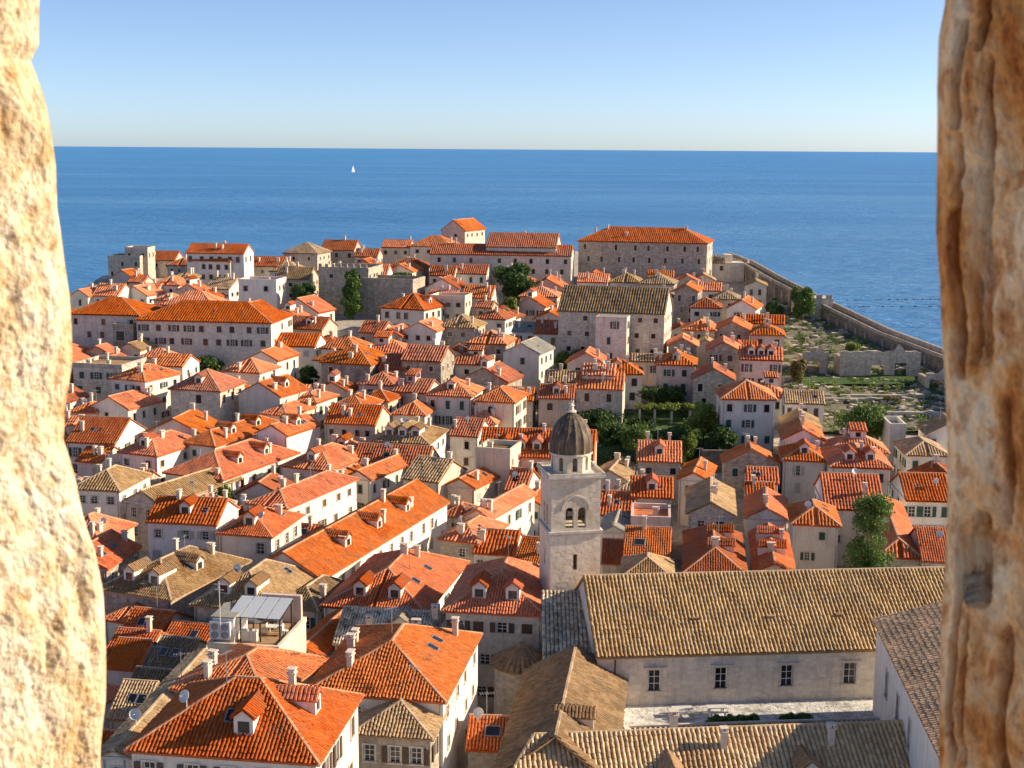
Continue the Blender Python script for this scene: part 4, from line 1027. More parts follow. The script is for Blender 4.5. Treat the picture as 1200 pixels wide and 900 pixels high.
    put('television_aerial', [('mast', b.mesh('mast', M['acw']), (0, 0, 0))], -W * .33, -D * .47, .9, 'tall white television aerial rising beside the air conditioners', 'aerial')
TF = MB(); TF.box(-TH['W'] / 2 + .6, TH['W'] / 2 - .15, -TH['D'] / 2 - .05, -TH['D'] / 2 - .004, -2, TH['he'] - .55)
ob('front_panel', TF.mesh('front_panel', WALL['m']), TH['o'])
terrace_things()

# ------------------------------------------------------------------ sea wall with walkway
def sea_wall():
    pts = [(846, 296, 402), (868, 304, 395), (905, 325, 367), (957, 351, 342), (1030, 386, 313), (1105, 414, 287), (1190, 450, 248)]
    root = group_root('city_wall', at(957, 351, 342) * 1, 0, 'thick stone city wall with walkway running down along the sea', 'city wall')
    o0 = root.location.copy(); root.location.z = town(0, 340); o0 = root.location.copy()
    P = [at(*p) - o0 for p in pts]
    for i in range(len(P) - 1):
        a, c = P[i], P[i + 1]; d = (c - a); d.z = 0; d.normalize(); n = Vector((-d.y, d.x, 0))   # n points seawards
        if n.x < 0: n = -n
        b = MB()
        def pr(s0, s1, za, zb, e0=0, e1=0):
            q = [a + n * s0, c + n * s0, c + n * s1, a + n * s1]
            lo = [Vector((v.x, v.y, v.z + za)) for v in q]; hi = [Vector((v.x, v.y, v.z + zb)) for v in q]
            b.quad(*lo[::-1]); b.quad(*hi)
            for k in range(4): b.quad(lo[k], lo[(k + 1) % 4], hi[(k + 1) % 4], hi[k])
        pr(-.2, 3.2, -9, -1.1)
        sg = ob('wall_segment', b.mesh('wall_segment', WALL['d']), root)
        b = MB(); pr(2.7, 3.2, -1.1, 0); ob('parapet', b.mesh('parapet', WALL['g']), sg)
        b = MB(); pr(-.2, .1, -1.1, -.35); ob('inner_parapet', b.mesh('inner_parapet', WALL['g']), sg)
        L = (c - a).length; k = 3.0
        while k < L - 2:   # blind arches along the landward face
            t = a + (c - a) * (k / L); bb = MB(); q = t - n * .2
            bb.box(-.25, .25, -.5, .15, -6.5, -1.9); o = ob('buttress', bb.mesh('buttress', WALL['g']), sg, (q.x, q.y, q.z)); o.rotation_euler = (0, 0, math.atan2(d.y, d.x))
            k += 4.5
    # kink bastion
    c = at(957, 351, 342) - o0; b = MB(); b.box(c.x - 5.5, c.x + 3.5, c.y - 3, c.y + 4, -9, c.z + .6)
    bb = MB()
    bs = ob('bastion', b.mesh('bastion', WALL['s']), root)
    for k in range(4):
        bb = MB(); bb.box(c.x - 5.5 + k * 2.4, c.x - 4.1 + k * 2.4, c.y - 3.05, c.y - 2.5, c.z + .6, c.z + 1.5); ob('merlon', bb.mesh('merlon', WALL['s']), bs)
    # watch terrace at the top end, by the college
    c = at(862, 300, 394) - o0; b = MB(); b.box(c.x - 3.5, c.x + 2, c.y - 4, c.y + 4, -9, c.z - 1.6); bs = ob('bastion', b.mesh('bastion', WALL['l']), root)
    bb = MB(); bb.box(c.x - 3.4, c.x - 1.2, c.y - 2, c.y + 2, c.z - 1.6, c.z + .5); ob('guard_house', bb.mesh('guard_house', WALL['c']), bs)
sea_wall()

# ------------------------------------------------------------------ leaves, trees, shrubs
def tree(px, py, w_px, top, leaf, label, kind='round', base_h=0.0, n=None, cat='tree', name='tree', trunk=.28, group=None):
    P = locate(px, py, base_h); d = P.y; w = w_px * d / FPX; h = max(1.2, at(px, top, d).z - P.z); gz = P.z
    root = group_root(name, (P.x, P.y, gz), random.uniform(0, 360), label, cat)
    if group: root['group'] = group
    rnd = random.Random(int(px * 7 + py)); cl = []
    if kind == 'spire':
        for k in range(16):
            t = k / 15; r = w * .5 * (math.sin(math.pi * min(1, .12 + t * .88)) ** .6) * .75
            cl.append((rnd.uniform(-.22, .22) * w, rnd.uniform(-.22, .22) * w, h * (.12 + .84 * t), r + .25, r + .25, h * .07 + .3))
    elif kind == 'bush':
        for k in range(14): 
            a = rnd.uniform(0, 6.28); q = rnd.uniform(.0, .36) * w; cl.append((q * math.cos(a), q * math.sin(a) * .7, h * rnd.uniform(.25, .78), w * .2, w * .2, h * .24))
    else:
        for k in range(max(22, int(20 * h / w))):
            a = rnd.uniform(0, 6.28); q = rnd.uniform(.05, .36) * w; zz = rnd.uniform(trunk + .12, .9); q *= (1.15 - abs(zz - .55) * 1.1)
            r = w * rnd.uniform(.14, .24); cl.append((q * math.cos(a), q * math.sin(a), h * zz, r, r, r * .85))
    n = n or int(min(9000, max(1500, w * h * 120))); sz = max(.3, d / FPX * 3.4)
    b = MB(); tr = max(.09, w * .028)
    b.tube((0, 0, -1.0), (.05 * w, 0, h * .45), tr * 1.5, tr, 7)
    for k in range(5):
        a = k * 1.26 + 1; b.tube((.04 * w, 0, h * (.25 + .05 * k)), (w * .27 * math.cos(a), w * .27 * math.sin(a), h * (.55 + .05 * k)), tr * .6, tr * .2, 5)
    ob('trunk', b.mesh('trunk', M['bark']), root)
    ob('crown', leaf_cloud(cl, n, sz, LEAF[leaf]), root)
    KEEP.append(dict(x=P.x, y=P.y, W=max(1.5, w * .5), D=max(1.5, w * .5), yaw=0))
tree(413, 374, 23, 314, 'mid', 'sunlit cypress standing against the battlemented stone fort', 'spire')
tree(356, 374, 38, 333, 'dark', 'dark broad tree beside the battlemented fort', base_h=0)
tree(600, 366, 56, 309, 'dark', 'big dark tree below the long stone building')
tree(597, 388, 24, 346, 'lime', 'small yellow-green tree in front of the big dark tree')
tree(668, 442, 44, 405, 'mid', 'leafy bush against the foot of the stone hall', 'bush', cat='bush', name='bush')
tree(240, 443, 56, 415, 'dark', 'dark spreading bush below the very long stone building', 'bush', cat='bush', name='bush')
tree(362, 460, 26, 428, 'dark', 'dark narrow tree between white gable and low annex')
tree(824, 524, 36, 472, 'lime', 'yellow-green tree at the garden edge by the white house')
tree(846, 536, 38, 498, 'dark', 'dark tree against the foot of the tall white house')
tree(1009, 524, 70, 472, 'mid', 'broad green tree below the ruined walls', n=8000)
tree(1014, 752, 66, 566, 'mid', 'tall green tree growing between red roofs behind the church', trunk=.02, n=14000)
tree(940, 380, 34, 336, 'mid', 'bright round bush by the city wall bastion', 'bush', cat='bush', name='bush')
tree(265, 600, 26, 568, 'mid', 'small spiky tree between the long roofs', base_h=3)
tree(745, 540, 38, 498, 'mid', 'small loose tree behind the bell tower dome', base_h=0)
tree(933, 452, 24, 420, 'dry', 'dry yellow shrub beside the ruined walls', 'bush', cat='shrub', name='shrub')
tree(636, 482, 20, 462, 'dark', 'small dark bush by the pale pink house', 'bush', cat='bush', name='bush')
tree(700, 500, 70, 478, 'dark', 'wide dark hedge along the foot of the stone house', 'bush', cat='hedge', name='hedge')
tree(722, 518, 56, 490, 'dark', 'dark garden bush left of the vine pergola', 'bush', cat='bush', name='bush')
tree(780, 534, 80, 503, 'dark', 'long dark hedge below the vine pergola', 'bush', cat='hedge', name='hedge')
tree(775, 480, 60, 450, 'dark', 'dark reddish bush behind the vine pergola', 'bush', cat='bush', name='bush')
tree(808, 540, 24, 504, 'lime', 'small lime-green bush on the garden slope', 'bush', cat='bush', name='bush')
tree(1045, 476, 26, 464, 'dry', 'low dry shrub on the rocky slope', 'bush', cat='shrub', name='shrub')
tree(905, 380, 26, 352, 'dark', 'dark bush under the city wall near the college', 'bush', cat='bush', name='bush')
tree(1000, 420, 30, 402, 'lime', 'grassy shrub growing on top of the ruined walls', 'bush', base_h=1, cat='shrub', name='shrub')
tree(470, 330, 40, 318, 'dark', 'flat dark hedge on the stone terrace', 'bush', base_h=6, cat='hedge', name='hedge')

# ------------------------------------------------------------------ garden, pergola, ruins
def sheet(name, corners, mat, lift, n=14, rough=.0):
    P = [locate(px, py, 0) for px, py in corners]; vs = []; fs = []
    for j in range(n + 1):
        for i in range(n + 1):
            u, v = i / n, j / n
            p = (P[0] * (1 - u) + P[1] * u) * (1 - v) + (P[3] * (1 - u) + P[2] * u) * v
            vs.append((p.x, p.y, town(0, p.y) + lift + rough * noise.noise((p.x * .2, p.y * .2, 5))))
    for j in range(n):
        for i in range(n): a = j * (n + 1) + i; fs.append((a, a + 1, a + n + 2, a + n + 1))
    me = bpy.data.meshes.new(name); me.from_pydata(vs, [], fs); me.materials.append(mat); smooth(me); o = ob(name, me); o['kind'] = 'structure'; return P
g = sheet('lawn', [(630, 548), (850, 548), (850, 478), (630, 478)], M['lawn'], .06)
GARDEN = [p.copy() for p in g]
SCRUB = sheet('rocky_slope', [(925, 510), (1150, 510), (1100, 446), (905, 352)], M['scrub'], .75, 30, .9)
sheet('grass_bank', [(938, 457), (1070, 457), (1074, 444), (942, 444)], M['lawn'], 1.2, 12, .5)
def garden_pergola():
    P = locate(793, 497, 0); s = P.y / FPX
    root = group_root('vine_pergola', (P.x, P.y, P.z), 4, 'pergola on white posts covered with sunlit green vines', 'pergola')
    h = 2.7
    for k, px in enumerate((-44, -26, -6, 16, 36)):
        for y in (0, 3.0):
            b = MB(); b.box(px * s - .16, px * s + .16, y - .16, y + .16, -.5, h); ob('post', b.mesh('post', M['trim']), root)
    for y in (0, 3.0):
        b = MB(); b.box(-48 * s, 40 * s, y - .1, y + .1, h, h + .2); ob('beam', b.mesh('beam', M['brown']), root)
    cl = [(random.uniform(-48, 42) * s, random.uniform(-.4, 3.4), h + random.uniform(.1, .7), 1.0, .8, .45) for _ in range(26)]
    ob('vines', leaf_cloud(cl, 4200, .42, LEAF['lime'], 'vines'), root)
    KEEP.append(dict(x=P.x, y=P.y + 1.5, W=14, D=6, yaw=0))
garden_pergola()
def ruin(px0, px1, ybase, ytop, holes, label, seed, name='ruined_wall'):
    a, c = locate(px0, ybase, 0), locate(px1, ybase, 0); rr = random.Random(seed); c = Vector((c.x, a.y + (c.y - a.y) * .3, c.z))
    L = (c - a).length; h = at((px0 + px1) / 2, ytop, a.y).z - a.z
    root = group_root(name, (a.x, a.y, a.z), -math.degrees(math.atan2(c.y - a.y, c.x - a.x)), label, 'ruin')
    b = MB(); th = .9; nseg = max(6, int(L / 1.1)); tops = []; z = h
    for k in range(nseg + 1): tops.append(h * (1 + .10 * noise.noise((k * .7, seed, 0))) + (h * .22 if k in (int(nseg * .74),) else 0))
    # front and back faces as columns so that the top can crumble
    us = [L * k / nseg for k in range(nseg + 1)]
    for hl in holes: us += [hl[0] * L, hl[1] * L]
    us = sorted(set(us))
    def top(u):
        k = u / L * nseg; i = min(nseg - 1, int(k)); f = k - i; return tops[i] * (1 - f) + tops[i + 1] * f
    for i in range(len(us) - 1):
        u0, u1 = us[i], us[i + 1]; um = (u0 + u1) / 2; zb = -1.5
        for hl in holes:
            if hl[0] * L < um < hl[1] * L:
                zb = hl[2] * h
                b.quad((u0, 0, zb), (u1, 0, zb), (u1, th, zb), (u0, th, zb))
        for y in (0, th): b.quad((u0, y, zb), (u1, y, zb), (u1, y, top(u1)), (u0, y, top(u0)))
        b.quad((u0, 0, top(u0)), (u1, 0, top(u1)), (u1, th, top(u1)), (u0, th, top(u0)))
    for hl in holes:
        for u in (hl[0] * L, hl[1] * L): b.quad((u, 0, -1), (u, th, -1), (u, th, hl[2] * h), (u, 0, hl[2] * h))
    for u in (0, L): b.quad((u, 0, -1.5), (u, th, -1.5), (u, th, top(u)), (u, 0, top(u)))
    ob('masonry', b.mesh('masonry', WALL['s']), root)
    b = MB()   # return walls
    for u in (0.02, L - .92): b.box(u, u + .9, th + .01, 6, -1.5, h * .8)
    ob('return_wall', b.mesh('return_wall', WALL['g']), root)
ruin(984, 1077, 447, 412, [(.38, .56, .55), (.68, .84, .62)], 'long ruined stone wall with two openings on a grassy bank', 3)
ruin(940, 970, 441, 413, [(.12, .7, .62)], 'short ruined stone wall with one opening next to dry shrub', 5)
ruin(985, 1100, 470, 463, [], 'low rubble terrace wall below the grassy bank', 8, 'terrace_wall')
ruin(1040, 1110, 492, 483, [(.2, .3, .7)], 'low broken garden wall beyond the broad green tree', 9, 'terrace_wall')
ruin(968, 1040, 474, 467, [(.3, .4, .8)], 'low pale wall behind the broad green tree', 10, 'terrace_wall')
ruin(1085, 1115, 462, 438, [(.1, .8, .7)], 'small ruined stone hut at the end of the city wall', 12)
def rubble():
    vs = []; fs = []; rr = random.Random(4)
    for _ in range(760):
        u, v = rr.random(), rr.random(); p = (SCRUB[0] * (1 - u) + SCRUB[1] * u) * (1 - v) + (SCRUB[3] * (1 - u) + SCRUB[2] * u) * v
        s = rr.uniform(.2, .85) ** 1.5; n = len(vs); z = town(0, p.y) + .75
        for dx in (-1, 1):
            for dy in (-1, 1):
                for dz in (-.5, .8): vs.append((p.x + s * (dx * rr.uniform(.6, 1.2)), p.y + s * (dy * rr.uniform(.6, 1.2)), z + s * dz * rr.uniform(.6, 1.2)))
        for f in ((0, 1, 3, 2), (4, 6, 7, 5), (0, 4, 5, 1), (2, 3, 7, 6), (1, 5, 7, 3)): fs.append(tuple(n + k for k in f))
    me = bpy.data.meshes.new('rubble'); me.from_pydata(vs, [], fs); me.materials.append(WALL['s']); o = ob('rubble', me); tag(o, 'loose pale rocks strewn over the slope below the city wall', 'rocks', kind='stuff')
    cl = []
    for _ in range(420):
        u, v = rr.random(), rr.random(); p = (SCRUB[0] * (1 - u) + SCRUB[1] * u) * (1 - v) + (SCRUB[3] * (1 - u) + SCRUB[2] * u) * v
        s = rr.uniform(.4, 1.2); cl.append((p.x, p.y, town(0, p.y) + .9, s, s, s * .6))
    o = ob('scrub', leaf_cloud(cl, 26000, .42, LEAF['mid'], 'scrub')); tag(o, 'low green scrub growing over the rocky slope', 'scrub', kind='stuff')
rubble()
def garden_cover():
    rr = random.Random(8); cl = []
    for _ in range(230):
        u, v = rr.random(), rr.random(); p = (GARDEN[0] * (1 - u) + GARDEN[1] * u) * (1 - v) + (GARDEN[3] * (1 - u) + GARDEN[2] * u) * v
        s = rr.uniform(.5, 1.3); cl.append((p.x, p.y, town(0, p.y) + .3 * s, s, s, s * rr.uniform(.5, 1.1)))
    o = ob('garden_plants', leaf_cloud(cl, 17000, .45, LEAF['dark'], 'garden_plants')); tag(o, 'dark green ground cover filling the walled garden', 'ground cover', kind='stuff')
    P = locate(1005, 452, 0); cl = []
    for _ in range(120):
        px, py = rr.uniform(930, 1085), rr.uniform(438, 462); p = locate(px, py, 0); s = rr.uniform(.3, .9); cl.append((p.x, p.y, town(0, p.y) + 1.0, s, s, s * .6))
    o = ob('bank_weeds', leaf_cloud(cl, 9000, .35, LEAF['lime'], 'bank_weeds')); tag(o, 'yellowish weeds on the bank around the ruined walls', 'weeds', kind='stuff')
garden_cover()
def retaining():
    a, c = at(822, 545, 222), at(905, 545, 222)
    root = group_root('retaining_wall', (a.x, a.y, town(0, 222)), 0, 'dark stone retaining wall with gate below the tall white house', 'wall')
    L = c.x - a.x; h = at(860, 528, 222).z - town(0, 222)
    b = MB(); b.box(0, L, 0, .6, -2, max(2.5, h)); ob('masonry', b.mesh('masonry', WALL['d']), root)
    b = MB(); b.box(L * .55, L, -2.5, -.02, -2, max(2.2, h * .8)); ob('shed_block', b.mesh('shed_block', WALL['g']), root)
    KEEP.append(dict(x=(a.x + c.x) / 2, y=222, W=L, D=4, yaw=0))
retaining()
def lane_canopy():
    a, c = at(552, 884, 118), at(540, 828, 126); z = 7.0
    root = group_root('lane_canopy', (at(545, 856, 120).x, 120, 4.0), 4, 'long pale canvas canopy over the lane beside the church', 'canopy')
    b = MB()
    for k in range(6):
        y0 = -5 + k * 1.7; b.poly([(-.9, y0, 2.5), (.9, y0, 2.9), (.9, y0 + 1.6, 2.9), (-.9, y0 + 1.6, 2.5)]); b.poly([(-.9, y0 + 1.6, 2.46), (.9, y0 + 1.6, 2.86), (.9, y0, 2.86), (-.9, y0, 2.46)])
    ob('canvas', b.mesh('canvas', M['cloth']), root)
    for y in (-5, 0, 5):
        for x, zz in ((-.88, 2.5), (.88, 2.9)):
            q = MB(); q.tube((x, y, -.1), (x, y, zz), .04, .04, 5); ob('post', q.mesh('post', M['dark']), root)
lane_canopy()

# ------------------------------------------------------------------ boats and wake lines
def sea_things():
    P = at(414, 201, 3900); P.z = 0
    d = ray(414, 202); t = -HC / d.z; P = Vector((d.x * t, d.y * t, 0)); k = P.y / FPX
    root = group_root('sailing_boat', P, 0, 'tiny white sailing boat far out at sea', 'sailing boat')
    b = MB(); L = 5 * k / 2
    b.poly([(-L, 0, 1), (-L * .8, -L * .2, 1), (L * .5, -L * .2, 1.2), (L, 0, 1.4), (L * .5, L * .2, 1.2), (-L * .8, L * .2, 1)])
    for q in (-1, 1): b.poly([(-L, 0, 1), (-L * .8, q * L * .2, 1), (L * .5, q * L * .2, 1.2), (L, 0, 1.4), (L * .7, 0, -.5), (-L * .8, 0, -.5)])
    ob('hull', b.mesh('hull', M['hull']), root)
    b = MB(); h = 8.5 * k; b.tube((0, 0, 0), (0, 0, h), .2, .15, 5); ob('mast', b.mesh('mast', M['hull']), root)
    b = MB(); b.poly([(0, .1, 1.6), (-L * .9, .3, 1.6), (0, .1, h)]); b.poly([(0, -.1, h), (-L * .9, .1, 1.6), (0, -.1, 1.6)]); ob('mainsail', b.mesh('mainsail', M['hull']), root)
    b = MB(); b.poly([(.3, 0, 1.6), (L * .9, .2, 1.6), (.3, 0, h * .85)]); ob('jib', b.mesh('jib', M['hull']), root)
    root.rotation_euler = (0, 0, R(35))
    for (y0, x0, x1, lab) in ((353, 983, 1106, 'outer wake line of dark dashes off the city wall'), (361, 968, 1106, 'inner wake line of dark dashes off the city wall')):
        d0, d1 = ray(x0, y0 - 1), ray(x1, y0 - 2); A = Vector((d0.x, d0.y, 0)) * (-HC / d0.z); C = Vector((d1.x, d1.y, 0)) * (-HC / d1.z)
        root = group_root('wake_line', A, 0, lab, 'wake line'); rr = random.Random(y0)
        q = MB(); q.lathe([(.0, -.3), (.42, -.1), (.45, .2), (.2, .5), (0, .55)], 8); bm = q.mesh('buoy', M['buoy']); n = 26  # dark flat dashes on a link, standing in for wake lines on the water
        r_ = MB(); r_.tube((0, 0, -.3), tuple((C - A) + Vector((0, 0, -.3))), .05, .05, 4); ob('dash_link', r_.mesh('dash_link', M['buoy']), root)
        for k in range(n):
            if rr.random() < .42: continue
            p = (C - A) * (k / (n - 1)); o = ob('buoy', bm, root, (p.x, p.y + rr.uniform(-.6, .6), 0)); s = rr.uniform(.7, 1.3); o.scale = (s * 1.7, s * .9, s * .5)
sea_things()

# ------------------------------------------------------------------ window jambs of the tower the view is taken from
def jamb(side):
    """splayed side of the window opening: a face turned towards the room, an outer corner and the outer face"""
    left = side == 'left'
    prof = [(-60, 44), (0, 47), (55, 46), (75, 36), (110, 50), (130, 56), (155, 60), (200, 66), (250, 68), (300, 74), (350, 82), (430, 85), (480, 78), (520, 75), (560, 86), (610, 98), (650, 113), (700, 121), (770, 125), (830, 124), (890, 119), (960, 119)] if left else \
           [(-60, 1108), (0, 1107), (40, 1100), (100, 1097), (180, 1098), (270, 1096), (330, 1102), (400, 1104), (450, 1108), (510, 1111), (600, 1109), (680, 1107), (750, 1103), (820, 1099), (890, 1101), (960, 1101)]
    Yf = 2.05 if left else 1.45; sgn = 1 if left else -1; mm = Yf / FPX     # one picture pixel at the corner, in metres
    zlo, zhi = HC - (1.02 if left else .76), HC + (.26 if left else .20)
    zs = [HC - 1.45] + list(np.linspace(zlo, zhi, 560)) + [HC + .5, HC + .75]
    es = list(np.linspace(0, .26 if left else .17, 170)) + list(np.linspace(.19 if not left else .28, .75, 14))   # along the splayed face
    outs = list(np.linspace(.5, .004, 16))                                                                     # along the outer face
    face = Vector((-sgn * .62, -.785, 0)); fn = Vector((sgn * .785, -.62, 0))
    def edge(z):
        py = 450 - (math.tan(math.atan2(z - HC, Yf) + R(PITCH))) * FPX
        for k in range(len(prof) - 1):
            if prof[k][0] <= py <= prof[k + 1][0]:
                f = (py - prof[k][0]) / (prof[k + 1][0] - prof[k][0]); px = prof[k][1] * (1 - f) + prof[k + 1][1] * f; break
        else: px = prof[0][1] if py < 0 else prof[-1][1]
        return at(px, py, Yf).x, py
    def lump(e, z):
        if left:
            d = .016 * noise.fractal((e * 11, z * 8, 1.7), 1.0, 2.0, 5) + .006 * noise.noise((e * 32, z * 24, 4)) + .0022 * noise.fractal((e * 120, z * 110, 8), 1.0, 2.0, 3)
            c = noise.voronoi((e * 16 + .3 * noise.noise((e * 20, z * 20, 2)), z * 11, 3.3))[0]
            d += .012 * min(.45, c[1] - c[0]) - .014 * max(0, noise.noise((e * 26, z * 18, 9)) - .34)
            return d
        return .010 * noise.fractal((e * 22, z * 9, 2.2), 1.0, 2.0, 6) + .004 * noise.noise((e * 50, z * 34, 4)) + .0025 * noise.fractal((e * 140, z * 110, 8), 1.0, 2.0, 3)
    def carve(e, py):
        """cracks and the putlog hole of the shaded jamb; e in pixels of the face"""
        d = 0.0
        wob = 4 * noise.noise((0, py * .012, 3)) + 2 * noise.noise((0, py * .06, 6))
        for pe, wd, dp, y0, y1 in ((27, 4.5, .060, 20, 150), (30, 4.0, .045, 150, 250), (25, 5.5, .075, 235, 440), (57, 5, .040, -20, 60), (70, 5, .030, 60, 330), (62, 7, .025, 180, 420), (48, 4, .02, 300, 420), (20, 4, .045, 600, 890), (38, 3, .02, 700, 890), (88, 6, .03, 440, 600), (95, 5, .03, 700, 900)):
            if y0 < py < y1:
                f = min(1, (py - y0) / 25, (y1 - py) / 25) * (.65 + .6 * noise.noise((py * .02, pe, 0)) + .15)
                d += 1.1 * dp * max(0, f) * math.exp(-((e - pe - wob) / wd) ** 2)
        for cx, cy, rx, ry, dp in ((48, 655, 22, 38, .16), (54, 606, 12, 20, .12), (28, 642, 9, 26, .06)):
            q = ((e - cx - .4 * wob) / rx) ** 4 + ((py - cy) / ry) ** 4
            if q < 1.3: d += dp * 1.7 * min(1, (1.3 - q) * 5)
        return d
    vs = []; fs = []; nc = len(outs) + len(es); zb = zs[0]
    for z in zs:
        ex, py = edge(z); c = Vector((ex, Yf, z))
        for o in outs: vs.append(tuple(c + Vector((-sgn * o, .012 + .01 * noise.noise((o * 9, z * 9, 5)), 0))))
        for e in es:
            d = lump(e, z)
            k = min(1, e / .02); d *= .35 + .65 * k
            if not left: d -= carve(e / (mm * .92), py) * k
            rnd_ = .010 * max(0, 1 - e / .012) ** 2
            vs.append(tuple(c + face * e + fn * (d - rnd_)))
    for j in range(len(zs) - 1):
        for i in range(nc - 1):
            a = j * nc + i; f = (a, a + nc, a + nc + 1, a + 1); fs.append(f if left else f[::-1])
    ng = len(fs); n = len(vs); X = -1.6 if left else 1.6; Yn = .9 if left else .75; last = len(zs) - 1
    for (y, z) in ((Yf, zs[0]), (Yn, zs[0]), (Yn, zs[-1]), (Yf, zs[-1])): vs.append((X, y, z))
    fs.append(tuple(range(nc)) + (n + 1, n)); fs.append(tuple(last * nc + i for i in range(nc)) + (n + 2, n + 3))
    fs.append(tuple(j * nc + nc - 1 for j in range(len(zs))) + (n + 2, n + 1)); fs.append(tuple(j * nc for j in range(len(zs))) + (n + 3, n)); fs.append((n, n + 1, n + 2, n + 3))
    me = bpy.data.meshes.new('stone_jamb'); me.from_pydata([(v[0], v[1], v[2] - zb) for v in vs], [], fs); me.materials.append(M['jamb_l' if left else 'jamb_r'])
    o = ob('stone_jamb', me, None, (0, 0, zb)); sm = np.zeros(len(fs), bool); sm[:ng] = True; me.polygons.foreach_set('use_smooth', sm)
    tag(o, 'sunlit cream stone window jamb with eroded edge' if left else 'shaded ochre stone window jamb with deep cracks and a hole', 'stone jamb')
jamb('left'); jamb('right')
def tower_below():
    root = group_root('lookout_tower', (0, -3.5, 9), 0, 'round stone lookout tower carrying the window jambs', 'tower')
    b = MB(); top = HC - 1.45 - 9; b.lathe([(6.6, -3), (6.2, top - .4), (6.2, top - .001), (0.01, top - .001)], 48); ob('drum', b.mesh('drum', WALL['s']), root)
tower_below()

# ------------------------------------------------------------------ smaller houses filling the blocks between
def corners(r, g=0.0):
    y = R(r['yaw']); ux, uy = Vector((math.cos(y), -math.sin(y))), Vector((math.sin(y), math.cos(y))); c = Vector((r['x'], r['y']))
    return [c + ux * sx * (r['W'] / 2 + g) + uy * sy * (r['D'] / 2 + g) for sx, sy in ((-1, -1), (1, -1), (1, 1), (-1, 1))], (ux, uy)
def overlap(a, b, g):
    if math.hypot(a['x'] - b['x'], a['y'] - b['y']) > (math.hypot(a['W'], a['D']) + math.hypot(b['W'], b['D'])) / 2 + 1: return False
    ca, aa = corners(a, g); cb, ab = corners(b)
    for ax in aa + ab:
        pa = [p.dot(ax) for p in ca]; pb = [p.dot(ax) for p in cb]
        if max(pa) < min(pb) or max(pb) < min(pa): return False
    return True
def proj(x, y, z):
    v = CAM_ROT.transposed() @ Vector((x, y, z - HC)); return 600 - FPX * v.x / v.z, 450 + FPX * v.y / v.z
HIDDEN_IDS = {6, 9, 11, 12, 15, 16, 18, 19, 25, 35, 42, 44, 46, 54, 64, 67, 68, 70, 73, 76, 77, 78, 79, 81, 82, 85, 86, 87, 89, 90, 91, 96, 98, 102, 104, 105, 107, 109, 113, 116, 117, 119, 120, 122, 132, 134, 145, 151, 152, 153, 154, 155, 156, 157, 159, 160, 161, 162, 163, 164, 165, 166, 167, 168, 169, 170, 171, 172, 173, 174, 175, 176, 177, 178, 179, 180, 181, 182, 183, 184, 185, 186, 187, 188, 189, 190, 191, 192, 193, 194, 195, 196, 197}     # plots that nothing of can be seen from the window
def fillers():
    rr = random.Random(21); made = 0; cid = 0; yaw0 = R(13); first = len(HOUSES)
    for j in range(0, 62):
        for i in range(-40, 34):
            x0, y0 = i * 6.0 + rr.uniform(-1, 1), 96 + j * 5.4 + rr.uniform(-1, 1)
            x = x0 * math.cos(yaw0) + (y0 - 200) * math.sin(yaw0) * .6; y = y0 - x0 * math.sin(yaw0) * .35
            if y < 92 or not inside(x, y) or bdist(x, y) < 9: continue
            px, py = proj(x, y, town(0, y) + 4)
            if px < 62 or px > 1120: continue
            if 985 < px < 1032 and 590 < py < 700 or 965 < px < 1050 and 480 < py < 530: continue   # the two big trees
            if 622 < px < 862 and 462 < py < 560: continue          # garden
            if px > 905 and 290 < py < 515: continue                # rocky slope
            if px > 560 and py > 690: continue                      # monastery
            if 380 < px < 470 and 330 < py < 392: continue          # court below the fort
            if 190 < px < 300 and 405 < py < 440: continue
            tpx, tpy = proj(x, y, town(0, y) + 9.0); lim = [b_ for a_, b_ in ((125, 338), (175, 310), (215, 312), (290, 300), (330, 315), (375, 298), (480, 294), (675, 285), (835, 285), (2000, 318)) if px < a_][0]
            if tpy < lim: continue
            r = dict(x=x, y=y, W=rr.uniform(6.5, 11), D=rr.uniform(6.5, 10), yaw=rr.uniform(6, 22) if px < 640 else rr.uniform(3, 11))
            ok = False
            for sh in (1.0, .8, .62):
                q = dict(r); q['W'] *= sh; q['D'] *= sh
                if not any(overlap(q, o, .25) for o in HOUSES) and not any(overlap(q, o, .3) for o in KEEP): ok = True; break
            if not ok: continue
            cid += 1; q['cid'] = cid
            he = rr.uniform(4.2, 6.6) * (.85 + .15 * sh)
            rt = rr.choice('gGhhG'); rc = rr.choice('oorrrbbt' if px < 800 else 'oorrbtt'); wc = rr.choice('wwwcspg')
            dor = 'd1' if rr.random() < .18 and q['W'] > 6 else 'z' if cid % 4 == 1 else ''
            if cid in HIDDEN_IDS: HOUSES.append(dict(q, ghost=1)); continue
            rec = build_house(q['x'], q['y'], town(0, q['y']), q['W'], q['D'], he, q['yaw'], rt, rc, wc, dor); rec['cid'] = cid
            made += 1
    HOUSES[:] = [r for r in HOUSES if not r.get('ghost')]
fillers()
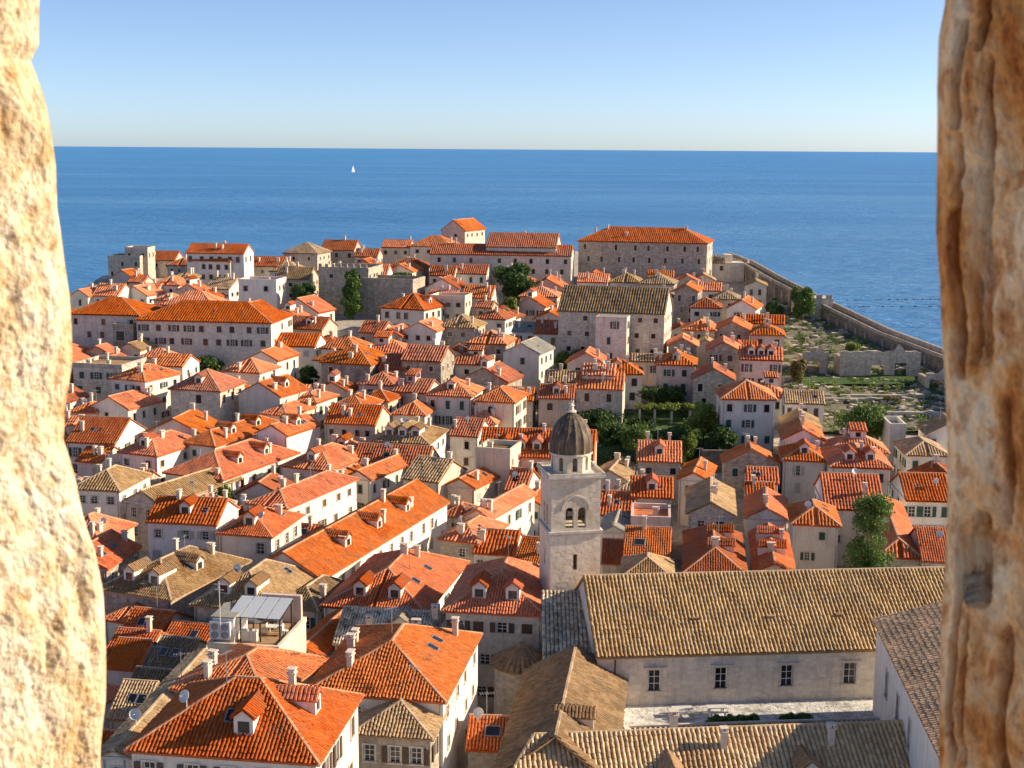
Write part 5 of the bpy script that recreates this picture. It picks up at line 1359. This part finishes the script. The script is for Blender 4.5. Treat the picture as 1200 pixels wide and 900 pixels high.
def outskirts():
    rr = random.Random(5); n = 0      # houses going on past the left jamb
    for j in range(24):
        for i in range(6):
            y = 110 + j * 9.5; px = 60 - i * 42 + rr.uniform(-10, 10); x = (px - 600) / FPX * y
            if n >= 30 or y > 300 or not inside(x, y) or bdist(x, y) < 8: continue
            r = dict(x=x, y=y, W=rr.uniform(8, 13), D=rr.uniform(8, 12), yaw=rr.uniform(8, 22))
            if any(overlap(r, o, .3) for o in HOUSES): continue
            build_house(x, y, town(0, y), r['W'], r['D'], rr.uniform(5, 7), r['yaw'], rr.choice('gGh'), rr.choice('orbt'), rr.choice('wcs'), ''); n += 1
outskirts()

# ------------------------------------------------------------------ labels of the town houses
def label_houses():
    num = {1: 'one', 2: 'two', 3: 'three', 4: 'four', 5: 'five'}
    LM = [('bell tower', 5.5, 131), ('monastery church', 30, 122), ('roof terrace', -23, 118), ('vine pergola', 27, 240), ('tall white house', 41, 236), ('stone hall', 20, 295),
          ('hilltop college', 36, 385), ('battlemented fort', -45, 375), ('long stone building', -68, 315), ('gabled church', -18, 425), ('broad green tree', 60, 238), ('tall green tree', 43, 169), ('ruined walls', 70, 275), ('city wall', 76, 365)]
    groups = {}
    for r in HOUSES:
        if r['label']: continue
        rtn = {'g': 'gabled', 'G': 'gabled', 'h': 'hipped', 'f': 'flat'}[r['rt']]
        s = f"{WCOL[r['wc']]} house with {RCOL[r['rc']]} {rtn} roof"
        ex = []
        if r['nd']: ex.append(f"{num.get(r['nd'], 'many')} dormer" + ('s' if r['nd'] > 1 else ''))
        elif r['nc']: ex.append(f"{num.get(r['nc'], 'many')} chimney" + ('s' if r['nc'] > 1 else ''))
        if ex: s += ', ' + ex[0]
        lm = min(LM, key=lambda l: math.hypot(l[1] - r['x'], l[2] - r['y']))
        groups.setdefault((s, lm[0]), []).append((math.hypot(lm[1] - r['x'], lm[2] - r['y']), r))
    ordn = ['', 'second ', 'third ', 'fourth ', 'fifth ', 'sixth ', 'seventh ', 'eighth ', 'ninth ', 'tenth ', 'eleventh ', 'twelfth ']
    for (s, lm), L in groups.items():
        L.sort(key=lambda t: t[0])
        for k, (_, r) in enumerate(L):
            r['label'] = f"{s}, {ordn[k]}nearest the {lm}" if len(L) > 1 else f"{s}, towards the {lm}"
    for r in HOUSES:
        tag(r['o'], r['label'], r['cat'], 'old town houses' if r['cat'] == 'house' else None)
label_houses()
